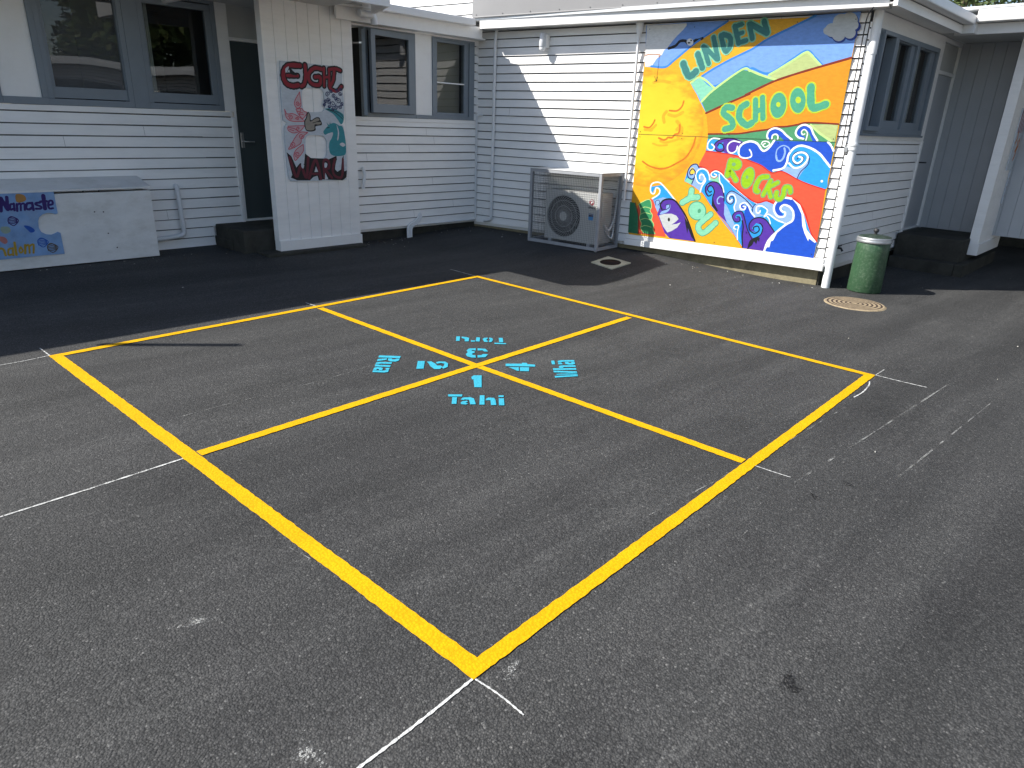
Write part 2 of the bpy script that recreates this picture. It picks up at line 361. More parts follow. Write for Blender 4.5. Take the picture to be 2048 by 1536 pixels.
# ------------------------------------------------------------------ baked drawings (mm in the plane each one is painted on)
MURAL=[('P',1,'sky',0,[1103,2238,853,2228,751,2293,572,2431,468,2499,288,2607,178,2678,640,2684,1137,2672]),('P',2,'white',0,[1127,2671,648,2674,645,2651,675,2615,747,2550,795,2498,842,2438,884,2408,906,2362,966,2321,1018,2245,1103,2238,1112,2280]),('L',3,'blueline',21,[1027,2243,853,2232,752,2299,573,2435,469,2503,288,2611,181,2674]),('L',3,'black',29,[831,2426,752,2450,704,2494,643,2497,613,2474]),('L',3,'black',29,[550,2464,528,2497,486,2502,444,2516]),('S',4,'white',0,[544,2481,546,2466,555,2453,570,2447,587,2447,604,2455,617,2468,623,2484,621,2499,612,2512,597,2518,579,2518,562,2510,550,2497]),('S',5,'black',0,[576,2475,577,2472,582,2469,589,2468,597,2468,604,2470,609,2473,611,2476,610,2479,606,2482,599,2483,591,2483,584,2481,578,2478]),('S',5,'black',0,[563,2499,563,2495,565,2492,569,2491,573,2491,577,2493,581,2495,582,2499,582,2503,579,2505,576,2507,571,2507,567,2505,564,2502]),('P',1,'sky',0,[-717,2687,-1136,2700,-1127,2290,-851,2213,-424,2085,-118,1940,295,1749,523,2062,400,2131,265,2213,-101,2391,-173,2425,-489,2582]),('L',3,'blueline',21,[400,2131,265,2212,93,2299,-102,2385,-173,2423,-270,2484,-489,2582,-717,2683]),('P',2,'teal',0,[519,2060,407,2117,234,2003,279,1945,363,1868]),('P',2,'olive',0,[-339,2137,-545,2260,-676,2347,-726,2332,-859,2215,-432,2088]),('P',2,'green',0,[364,1867,234,1992,-47,2191,-134,2182,-132,2191,-262,2138,-432,2091,-118,1940,295,1749]),('L',3,'blueline',21,[400,2128,232,2029,-52,2212,-132,2199,-164,2206,-336,2155,-542,2278,-685,2364,-780,2301,-869,2220]),('L',4,'limeline',21,[517,2065,409,2120,234,2009]),('L',4,'limeline',22,[366,1868,235,1998,-48,2196,-135,2180,-132,2187,-271,2136,-427,2092]),('L',4,'limeline',22,[-343,2139,-545,2262,-676,2347,-722,2337,-783,2282,-856,2218]),('S',2,'navyblue',0,[-1130,2616,-1129,2585,-1114,2561,-1086,2548,-1053,2550,-1020,2565,-994,2591,-981,2623,-982,2654,-998,2678,-1026,2690,-1059,2688,-1092,2673,-1117,2647]),('S',2,'navyblue',0,[-1072,2594,-1071,2558,-1052,2530,-1020,2515,-982,2516,-943,2534,-913,2564,-898,2601,-899,2637,-918,2665,-950,2679,-989,2677,-1027,2660,-1057,2630]),('S',2,'navyblue',0,[-982,2529,-981,2501,-966,2479,-941,2468,-911,2469,-882,2482,-858,2506,-846,2534,-848,2562,-863,2584,-888,2595,-918,2594,-947,2580,-970,2557]),('S',2,'navyblue',0,[-1141,2505,-1140,2478,-1127,2458,-1104,2446,-1075,2447,-1047,2460,-1025,2482,-1013,2510,-1015,2536,-1028,2557,-1052,2568,-1080,2567,-1108,2554,-1130,2532]),('S',2,'navyblue',0,[-1044,2490,-1042,2462,-1028,2440,-1003,2428,-972,2429,-942,2442,-918,2466,-906,2495,-907,2524,-922,2546,-948,2558,-978,2556,-1008,2543,-1031,2519]),('S',2,'navyblue',0,[-1157,2572,-1157,2549,-1145,2531,-1125,2521,-1100,2522,-1075,2534,-1056,2553,-1046,2577,-1047,2600,-1059,2618,-1079,2628,-1104,2626,-1128,2615,-1147,2596]),('S',4,'cloud',0,[-1119,2626,-1118,2597,-1103,2574,-1077,2562,-1045,2563,-1014,2578,-989,2603,-976,2633,-978,2662,-993,2685,-1019,2697,-1051,2695,-1082,2681,-1106,2656]),('S',4,'cloud',0,[-1060,2604,-1059,2570,-1041,2543,-1011,2529,-974,2530,-937,2547,-908,2576,-893,2611,-895,2646,-913,2672,-944,2686,-981,2684,-1017,2667,-1046,2639]),('S',3,'cloud',0,[-963,2543,-962,2517,-948,2496,-924,2484,-895,2485,-866,2498,-844,2521,-832,2548,-834,2575,-848,2596,-872,2607,-901,2606,-930,2593,-952,2571]),('S',3,'cloud',0,[-1122,2516,-1121,2492,-1109,2474,-1089,2464,-1064,2465,-1039,2476,-1019,2496,-1009,2520,-1010,2543,-1022,2562,-1043,2571,-1068,2570,-1093,2559,-1112,2539]),('S',3,'cloud',0,[-1029,2501,-1028,2475,-1015,2455,-992,2444,-964,2445,-937,2457,-915,2479,-904,2505,-905,2531,-919,2552,-942,2562,-970,2561,-997,2549,-1018,2527]),('S',3,'cloud',0,[-1135,2583,-1134,2563,-1124,2547,-1106,2539,-1084,2540,-1063,2550,-1046,2567,-1038,2587,-1038,2607,-1049,2623,-1067,2631,-1088,2630,-1109,2620,-1126,2604]),('S',3,'cloud',0,[-890,2539,-889,2524,-881,2512,-868,2505,-851,2506,-835,2513,-822,2526,-816,2542,-816,2557,-825,2569,-838,2575,-855,2574,-871,2567,-884,2554]),('S',4,'cloud',0,[-1069,2557,-1068,2526,-1052,2502,-1024,2489,-991,2490,-957,2505,-931,2531,-918,2563,-919,2595,-936,2619,-964,2632,-997,2630,-1030,2615,-1056,2589]),('P',2,'orange',0,[295,1749,-118,1940,-432,2088,-851,2215,-1128,2293,-1125,1674,-780,1669,-477,1615,-176,1560,-111,1543,240,1528]),('L',5,'maroon',21,[297,1749,108,1835,-170,1956,-118,1940,-321,2040,-432,2088,-637,2154,-851,2215,-1126,2290]),('P',1,'green',0,[239,1521,-112,1540,-424,1597,-498,1623,-721,1655,-792,1674,-1123,1672,-1127,1398,-1118,1017,-930,1067,-817,1104,-643,1177,-536,1155,-405,1224,-235,1273,-130,1310,241,1345]),('P',2,'olive',0,[-861,1660,-1122,1670,-1118,1498,-1078,1504,-956,1578]),('L',3,'limeline',20,[-854,1657,-956,1578,-1085,1504]),('L',5,'maroon',17,[239,1528,54,1537,-111,1545,-269,1574,-424,1600,-497,1625,-611,1634,-721,1656,-792,1676,-938,1678,-1122,1672]),('P',2,'lightblue',0,[237,1474,-157,1459,-147,1311,241,1347]),('P',3,'darkblue',0,[-133,1349,-141,1404,-191,1452,-278,1464,-347,1436,-403,1385,-453,1418,-505,1484,-1065,1496,-1121,1426,-1122,1251,-817,1104,-634,1184,-535,1161,-405,1224,-276,1275,-164,1304]),('S',4,'lightblue',0,[-700,1272,-697,1354,-719,1408,-781,1440,-881,1426,-977,1383,-1064,1307,-1122,1251,-1122,1133,-1116,1026,-929,1071,-816,1112,-675,1217]),('P',5,'periwinkle',0,[-642,1181,-680,1232,-745,1214,-834,1227,-883,1289,-905,1268,-861,1198,-817,1107]),('L',6,'navy',10,[-812,1112,-834,1181,-895,1260,-898,1327,-860,1377,-798,1389,-741,1368,-723,1318,-751,1267,-798,1258,-837,1294,-838,1332,-799,1337,-777,1310]),('L',6,'paint_white',22,[-548,1179,-645,1208,-677,1270,-678,1331,-694,1376,-731,1423,-795,1448,-895,1427,-993,1376,-1073,1300,-1122,1251]),('L',7,'paint_white',19,[-701,1264,-758,1222,-825,1234,-875,1289,-881,1341,-841,1376,-785,1377,-738,1341,-742,1296,-785,1269,-822,1293,-828,1324,-792,1337]),('L',6,'periwinkle',12,[-549,1339,-554,1400,-606,1440,-666,1424,-692,1384]),('L',6,'periwinkle',20,[-553,1332,-569,1291,-602,1281,-631,1313,-640,1374,-626,1414]),('L',6,'paint_white',22,[-138,1342,-138,1396,-176,1444,-253,1469,-329,1449,-404,1378,-462,1411,-508,1492]),('L',6,'paint_white',15,[-133,1349,-164,1304,-224,1291,-282,1310,-280,1349,-255,1382]),('L',5,'paint_white',12,[-374,1445,-389,1472,-436,1474,-464,1449,-422,1417,-391,1438,-416,1454]),('L',5,'darkblue',49,[-445,1519,-461,1561,-513,1578,-580,1547,-643,1490]),('L',6,'paint_white',19,[-440,1500,-423,1530,-434,1583,-492,1613,-564,1594,-626,1545,-690,1504]),('L',6,'paint_white',15,[-478,1506,-482,1541,-517,1552,-540,1530,-540,1503]),('L',5,'darkblue',34,[-803,1526,-759,1546,-750,1593,-793,1627,-849,1604,-887,1554,-920,1497]),('L',6,'paint_white',19,[-805,1518,-750,1531,-716,1574,-740,1633,-795,1656,-859,1629,-900,1565,-948,1507]),('L',6,'paint_white',12,[-833,1505,-836,1574,-800,1609,-774,1587,-790,1558,-811,1566]),('L',6,'paint_white',20,[-1054,1495,-1093,1461,-1125,1412]),('L',3,'purple',39,[-159,1443,-72,1475,28,1471,113,1444,136,1399,100,1358,46,1364]),('S',3,'purple',0,[41,1451,-89,1471,-159,1443,-106,1363,-43,1333,25,1341,49,1388]),('L',4,'black',12,[-164,1442,-70,1488,30,1488,119,1457,153,1407,121,1357,69,1346,34,1373,58,1423,98,1433,111,1405]),('L',5,'paint_white',15,[101,1481,182,1483,226,1435,223,1372,173,1357,148,1391,182,1421]),('L',5,'paint_white',15,[-137,1454,-57,1464,-5,1421,-14,1359,-60,1336,-106,1363,-115,1411]),('S',6,'purple',0,[-106,1399,-104,1385,-96,1374,-82,1367,-65,1366,-49,1372,-37,1382,-32,1395,-33,1409,-42,1420,-56,1427,-73,1427,-88,1422,-100,1412]),('S',6,'paint_white',0,[-1079,1103,-1079,1098,-1076,1093,-1072,1090,-1066,1090,-1061,1092,-1057,1096,-1054,1101,-1055,1107,-1057,1112,-1062,1114,-1067,1115,-1073,1113,-1077,1108]),('P',4,'red',0,[241,1345,-130,1310,-235,1273,-405,1224,-537,1153,-643,1177,-817,1103,-930,1065,-1118,1017,-1133,467,-1049,554,-956,733,-902,822,-820,888,-716,905,-645,861,-620,818,-527,850,-418,816,-245,914,-28,1067,31,1120,86,1140,158,1095,191,1142,281,1159,305,1189,301,1205]),('L',5,'redline',12,[241,1344,58,1332,-130,1310,-235,1276,-405,1225,-537,1153,-643,1175,-817,1103,-930,1065,-1116,1019]),('L',5,'redline',15,[302,1168,237,1159,178,1116,156,1097,112,1142,32,1123,-32,1065,-245,914,-416,826,-526,854,-618,831]),('L',5,'redline',13,[-724,909,-819,898,-908,830,-971,735,-1056,555,-1132,472]),('P',2,'lightblue',0,[430,1137,303,1177,237,1157,178,1112,155,1089,111,1132,31,1115,-48,1046,-245,912,-418,814,-621,816,-645,861,-716,905,-820,888,-902,822,-956,733,-1049,554,-1133,467,-1129,289,-339,306,-266,390,89,731,245,893,457,992]),('P',3,'periwinkle',0,[372,967,363,1034,419,1047,436,1112,391,1180,330,1192,296,1153,235,1084,213,987,245,893]),('P',3,'mint',0,[457,992,426,1034,359,1022,370,965]),('P',3,'mint',0,[170,1059,59,1075,32,1006,157,1028]),('S',4,'yellow',0,[343,1118,344,1101,351,1086,363,1078,377,1077,391,1084,402,1097,407,1114,406,1131,399,1145,387,1153,373,1154,359,1147,349,1134]),('L',5,'navy',13,[300,1157,332,1194,391,1179,429,1112,417,1047,370,1023,338,1052,339,1110,375,1140,404,1106,393,1073,364,1079]),('L',5,'navy',12,[338,1052,363,972]),('L',4,'lightblue',37,[177,981,167,1064,215,1126,276,1122,309,1071,287,1006,245,993]),('L',5,'paint_white',15,[153,1032,164,1076,197,1127,253,1149,304,1128,327,1073,300,1005,248,982,214,1028,235,1080,274,1077,276,1040]),('L',5,'paint_white',15,[248,885,235,952,203,1012,208,1045]),('L',5,'paint_white',13,[-422,818,-255,902,-48,1046,30,1109,94,1133,142,1106,136,1074,95,1067,79,1090,106,1100]),('L',4,'redline',7,[153,1089,131,1058,91,1054,65,1083]),('L',5,'paint_white',12,[49,1096,29,1016,-6,978,-34,907]),('P',3,'purple',0,[81,739,81,873,82,931,114,973,162,937,169,891,133,854,176,878,190,947,144,998,76,1013,8,961,-36,883,-57,778,-129,567,-11,647]),('L',4,'black',13,[107,871,145,850,185,896,185,962,128,1009,58,1006,-1,953,-36,883,-50,810]),('L',4,'black',13,[82,744,89,839,80,906,111,960,148,965,162,925,134,894,114,908]),('P',3,'black',0,[83,740,86,831,59,767,5,697,20,679]),('P',4,'periwinkle',0,[-59,786,-89,764,-157,655,-203,576,-265,407,-178,515,-117,576,-70,663]),('L',5,'periwinkle',13,[-34,850,6,855,31,819,21,779,-1,777]),('L',3,'periwinkle',54,[-367,773,-282,838,-208,880,-137,903,-95,871,-102,823,-133,817]),('P',3,'periwinkle',0,[-172,894,-281,842,-379,774,-305,800,-252,762,-283,724,-235,703,-187,715]),('L',5,'navy',11,[-384,770,-298,844,-197,902,-117,927,-72,879,-77,812,-130,782,-162,820,-144,867,-111,860,-114,832]),('L',5,'paint_white',13,[-197,704,-176,755,-188,822,-157,884,-114,889,-90,846,-117,808,-139,834]),('L',5,'paint_white',17,[-425,669,-376,717,-336,782,-290,813,-244,786,-255,742,-297,738,-305,767,-280,771]),('P',3,'darkblue',0,[-337,306,-280,522,-303,702,-299,783,-342,771,-388,694,-443,658,-387,594,-390,521,-426,408,-407,305]),('S',4,'darkblue',0,[-305,767,-304,754,-298,742,-287,735,-275,734,-263,739,-253,749,-248,762,-249,776,-255,787,-266,794,-278,795,-290,790,-300,780]),('P',3,'periwinkle',0,[-392,771,-418,814,-527,847,-613,823,-632,749,-713,693,-843,667,-763,631,-679,656,-566,707,-442,666,-394,709]),('L',4,'navy',10,[-391,726,-392,775,-422,816,-480,838]),('S',4,'lightblue',0,[-561,750,-559,729,-548,712,-530,700,-508,698,-486,706,-469,721,-461,741,-463,762,-474,780,-492,791,-515,793,-536,786,-552,771]),('L',5,'paint_white',15,[-770,634,-679,656,-574,710,-530,679,-555,750,-487,792,-432,779,-438,719,-471,718,-475,742]),('P',4,'lightblue',0,[-576,696,-680,650,-764,625,-677,525,-608,602]),('L',5,'paint_white',12,[-561,686,-585,664,-610,611]),('L',4,'purple',39,[-437,411,-354,509,-309,620,-269,694,-208,688,-189,641,-224,607,-246,630]),('P',4,'purple',0,[-344,324,-304,529,-315,571,-350,509,-419,413,-407,306]),('L',5,'black',11,[-436,415,-370,511,-318,629,-277,709,-210,705,-171,652,-210,592,-263,603,-256,648,-222,649]),('L',5,'black',15,[-341,315,-318,439,-313,538,-292,610]),('L',5,'paint_white',13,[-269,395,-256,482,-259,549,-220,553,-208,518,-235,509]),('P',4,'purple',0,[-407,305,-421,405,-515,469,-535,546,-503,591,-452,602,-412,540,-469,497,-400,510,-377,578,-412,643,-483,666,-556,645,-619,583,-679,513,-617,420,-591,303]),('L',5,'black',13,[-679,513,-624,576,-556,645,-483,666,-413,641,-377,578,-395,514,-454,487,-497,525,-478,568,-435,555,-434,530]),('L',5,'black',12,[-493,606,-526,577,-535,537,-515,469,-421,402,-403,304]),('P',6,'black',0,[-406,310,-421,400,-493,450,-519,445,-518,395,-498,418,-490,367,-460,397,-446,353]),('P',4,'darkblue',0,[-591,303,-614,415,-678,517,-774,616,-843,667,-838,753,-787,811,-723,817,-686,770,-743,704,-680,702,-632,749,-621,812,-652,868,-717,903,-812,890,-893,829,-938,747,-975,625,-1029,536,-1127,467,-1128,292]),('P',5,'periwinkle',0,[-694,803,-770,817,-835,761,-845,683,-763,633,-691,683,-743,700,-752,745]),('L',6,'paint_white',22,[-591,304,-614,413,-679,513,-774,616,-839,670,-835,753,-787,811,-722,825,-690,790,-714,757,-748,744,-743,704,-680,698,-630,749,-620,812,-652,868,-717,902,-788,899]),('P',6,'paint_white',0,[-787,905,-890,844,-945,748,-1004,589,-1126,470,-1112,458,-1043,498,-1042,466,-989,547,-952,623,-923,745,-860,841]),('P',6,'paint_white',0,[-591,303,-635,434,-701,527,-669,430,-646,419,-641,352,-617,349]),('P',1,'yolk',0,[520,1057,457,994,245,893,89,731,-266,390,-340,305,229,318,469,654]),('L',2,'orangeline',10,[457,992,245,892,89,730,-121,551,-266,389,-339,306]),('P',1,'red',0,[1030,667,889,748,839,770,761,623,650,409,611,322,988,319]),('P',1,'darkgreen',0,[1137,697,1062,692,1008,547,988,317,1126,319]),('L',2,'maroonline',12,[1062,690,1001,530,983,319]),('P',1,'lightblue',0,[839,763,757,827,759,886,820,890,846,825,875,860,872,928,790,951,701,907,596,807,540,761,657,700,761,623]),('P',2,'periwinkle',0,[813,746,705,789,574,775,683,758,729,677,754,606,795,671]),('P',3,'purple',0,[756,580,722,695,700,748,629,775,550,765,468,692,383,566,292,423,234,313,563,314,636,371,734,556]),('L',2,'paint_white',16,[843,761,765,818,757,874,806,893,822,826,860,826,879,869,863,937,772,957,680,892,587,808,540,761]),('L',4,'black',20,[697,641,729,694,696,752,620,776,545,761,462,684,364,559,237,317]),('P',4,'black',0,[404,589,339,503,234,313,283,356,342,460,342,392,379,498]),('L',4,'navy',11,[697,646,651,648,608,679,617,713,657,700]),('S',4,'periwinkle',0,[648,701,613,717,596,689,612,637,655,607,718,584,704,619,651,646]),('P',5,'cloud',0,[731,570,663,596,571,607,505,588,474,552,513,510,556,478,493,493,442,516,478,452,546,402,598,378,664,447]),('S',6,'black',0,[582,535,582,526,586,518,591,513,598,512,604,516,609,523,612,532,611,542,608,550,603,555,596,556,590,552,585,545]),('L',3,'navy',8,[787,689,797,731,757,751,739,719,759,691]),('S',3,'leaf',0,[1012,682,917,737,864,738,841,658,855,614,821,565,823,504,789,455,791,394,756,340,911,336,957,393,953,447,984,514,978,593]),('L',4,'limeline',7,[1015,681,917,739,864,738,841,658,855,614,819,565,821,504,787,455,790,394,756,340]),('L',4,'limeline',7,[911,334,957,393,953,447,987,514,978,593,1015,681]),('L',4,'limeline',7,[990,627,927,654,844,642]),('L',4,'limeline',7,[982,558,919,585,836,574]),('L',4,'limeline',7,[975,489,912,516,828,505]),('L',4,'limeline',7,[965,401,902,429,818,419]),('L',3,'greenline',79,[355,901,358,818]),('L',3,'greenline',79,[452,748,357,810,270,826]),('L',3,'greenline',79,[90,645,210,516,201,448,136,428,15,553]),('L',4,'mint',63,[355,901,358,818]),('L',4,'mint',63,[452,748,357,810,270,826]),('L',4,'mint',63,[90,645,210,516,201,448,136,428,15,553]),('S',3,'greenline',0,[156,716,142,668,151,620,180,582,224,561,275,562,323,585,357,624,371,673,361,721,331,759,287,779,236,777,189,755]),('S',4,'mint',0,[167,711,154,668,162,625,188,591,227,573,273,574,315,594,346,629,358,673,350,716,323,750,283,767,238,766,197,746]),('S',5,'greenline',0,[211,667,215,657,223,650,231,647,240,649,246,655,249,665,249,676,244,685,237,693,228,695,220,693,214,687,210,677]),('L',6,'aqualine',100,[635,2264,571,2155,529,2135,473,2181]),('L',7,'tealdark',74,[635,2264,571,2155,529,2135,473,2181]),('L',6,'aqualine',93,[475,2357,404,2219]),('L',7,'tealdark',67,[475,2357,404,2219]),('L',6,'aqualine',77,[420,2431,336,2260]),('L',7,'tealdark',52,[420,2431,336,2260]),('L',6,'aqualine',76,[406,2426,248,2303]),('L',7,'tealdark',50,[406,2426,248,2303]),('L',6,'aqualine',77,[317,2520,236,2303]),('L',7,'tealdark',52,[317,2520,236,2303]),('L',6,'aqualine',79,[236,2536,168,2383,120,2426,133,2514,212,2546]),('L',7,'tealdark',53,[236,2536,168,2383,120,2426,133,2514,212,2546]),('L',6,'aqualine',79,[96,2621,30,2456]),('L',7,'tealdark',53,[96,2621,30,2456]),('L',6,'aqualine',74,[88,2621,26,2636]),('L',7,'tealdark',48,[88,2621,26,2636]),('L',6,'aqualine',69,[60,2540,5,2556]),('L',7,'tealdark',43,[60,2540,5,2556]),('L',6,'aqualine',74,[27,2460,-47,2479]),('L',7,'tealdark',48,[27,2460,-47,2479]),('L',6,'aqualine',79,[-57,2636,-110,2495]),('L',7,'tealdark',51,[-57,2636,-110,2495]),('L',6,'aqualine',84,[-70,2636,-256,2540]),('L',7,'tealdark',56,[-70,2636,-256,2540]),('L',6,'aqualine',82,[-208,2656,-259,2548]),('L',7,'tealdark',54,[-208,2656,-259,2548]),('L',6,'limeline2',93,[3,1809,75,1812,92,1750,-3,1685,-26,1616,55,1586]),('L',7,'seagreen',65,[3,1809,75,1812,92,1750,-3,1685,-26,1616,55,1586]),('L',6,'limeline2',96,[-149,1850,-90,1803,-93,1703,-182,1636,-236,1660]),('L',7,'seagreen',69,[-149,1850,-90,1803,-93,1703,-182,1636,-236,1660]),('L',6,'limeline2',86,[-240,1892,-272,1690]),('L',7,'seagreen',56,[-240,1892,-272,1690]),('L',6,'limeline2',86,[-311,1917,-349,1709]),('L',7,'seagreen',56,[-311,1917,-349,1709]),('L',6,'limeline2',80,[-259,1773,-333,1807]),('L',7,'seagreen',51,[-259,1773,-333,1807]),('L',6,'limeline2',105,[-790,2022,-837,1831,-964,1856]),('L',7,'seagreen',75,[-790,2022,-837,1831,-964,1856]),('S',6,'limeline2',0,[-588,1831,-580,1772,-554,1726,-515,1703,-471,1708,-431,1740,-403,1792,-392,1853,-401,1913,-427,1958,-466,1979,-510,1974,-549,1942,-577,1891]),('S',7,'seagreen',0,[-573,1832,-566,1779,-544,1738,-511,1718,-474,1722,-441,1750,-417,1796,-408,1852,-415,1905,-437,1945,-470,1965,-506,1960,-540,1933,-563,1887]),('S',8,'limeline2',0,[-511,1850,-511,1839,-506,1830,-498,1825,-489,1825,-479,1830,-471,1839,-467,1850,-467,1861,-472,1870,-480,1875,-490,1875,-500,1870,-507,1861]),('S',6,'limeline2',0,[-774,1893,-776,1834,-759,1787,-727,1760,-686,1759,-644,1785,-610,1832,-590,1891,-589,1951,-607,1998,-639,2024,-680,2024,-721,1998,-755,1951]),('S',7,'seagreen',0,[-761,1893,-762,1840,-748,1798,-721,1773,-686,1773,-651,1796,-621,1838,-604,1891,-603,1944,-618,1987,-645,2010,-680,2010,-715,1987,-744,1945]),('S',8,'limeline2',0,[-714,1896,-714,1883,-708,1872,-698,1865,-686,1865,-673,1871,-664,1882,-658,1896,-659,1910,-665,1921,-675,1927,-687,1927,-699,1921,-709,1910]),('L',6,'sage',81,[-64,1251,-48,1099]),('L',7,'lime',59,[-64,1251,-48,1099]),('L',6,'sage',71,[-80,1141,-153,1050]),('L',7,'lime',49,[-80,1141,-153,1050]),('L',6,'sage',69,[-496,1109,-426,1093,-387,1011,-391,956,-417,946]),('L',7,'lime',47,[-496,1109,-426,1093,-387,1011,-391,956,-417,946]),('L',6,'sage',61,[-538,1069,-480,912]),('L',7,'lime',39,[-538,1069,-480,912]),('L',6,'sage',61,[-530,1002,-616,1056]),('L',7,'lime',39,[-530,1002,-616,1056]),('L',6,'sage',61,[-523,994,-567,899]),('L',7,'lime',39,[-523,994,-567,899]),('L',6,'sage',64,[-768,966,-748,1015,-699,1007,-697,926,-661,880,-622,904,-622,951]),('L',7,'lime',42,[-768,966,-748,1015,-699,1007,-697,926,-661,880,-622,904,-622,951]),('S',6,'sage',0,[-200,1224,-197,1193,-181,1167,-154,1152,-121,1150,-90,1162,-66,1185,-54,1215,-57,1246,-73,1272,-101,1287,-133,1289,-164,1277,-188,1254]),('S',7,'lime',0,[-190,1223,-188,1196,-174,1174,-150,1161,-122,1159,-95,1169,-74,1190,-64,1216,-66,1243,-81,1265,-104,1278,-132,1280,-159,1269,-180,1249]),('S',8,'sage',0,[-124,1219,-123,1211,-118,1204,-110,1200,-100,1199,-91,1203,-84,1209,-81,1217,-82,1225,-87,1232,-95,1236,-104,1237,-114,1234,-121,1227]),('S',6,'sage',0,[-357,1066,-341,1015,-313,978,-278,961,-245,969,-219,999,-205,1046,-208,1101,-225,1151,-253,1188,-287,1204,-320,1196,-346,1166,-359,1119]),('S',7,'lime',0,[-346,1068,-331,1023,-307,989,-278,974,-250,980,-228,1007,-217,1049,-219,1098,-234,1143,-258,1177,-287,1191,-315,1185,-337,1158,-348,1117]),('S',8,'sage',0,[-288,1091,-288,1083,-285,1076,-279,1072,-273,1072,-266,1075,-261,1081,-259,1089,-259,1098,-262,1104,-267,1108,-274,1109,-280,1106,-285,1099]),('L',2,'sunorange',34,[745,1724,660,1710,573,1752]),('L',2,'sunorange',40,[634,1654,591,1606,623,1564]),('L',2,'sunorange',39,[566,1583,564,1525,602,1491]),('L',2,'sunorange',26,[816,1429,752,1415,645,1441,587,1465]),('L',2,'sunorange',22,[907,1397,823,1379,724,1389]),('L',2,'sunorange',29,[1031,1551,953,1553,892,1605]),('L',2,'sunorange',22,[965,1125,813,1078,665,1104,549,1167]),('L',2,'sunorange',38,[777,1756,809,1707,791,1641]),('L',2,'sunorange',22,[450,1244,394,1322,360,1420]),('L',2,'sunorange',34,[974,2070,901,2086,769,2070]),('L',2,'sunorange',20,[1034,1569,948,1539,922,1583]),('L',3,'rust',19,[741,1769,649,1768,595,1812,578,1872]),('L',3,'rust',19,[1044,1583,975,1576,932,1619,913,1661]),('L',3,'rust',21,[839,1463,780,1444,744,1453,722,1473,673,1473,641,1509,600,1523,589,1567,594,1615]),('L',3,'rust',20,[1018,1187,922,1139,792,1116,681,1137,577,1193,487,1252,431,1331,400,1408,385,1486]),('L',9,'black',3,[942,2355,935,2277,943,2086]),('L',9,'black',4,[970,2135,943,2085,934,2130]),('L',9,'black',3,[970,2077,929,2086]),('L',9,'rust',6,[1111,2359,1056,2370,934,2363,940,2340])]
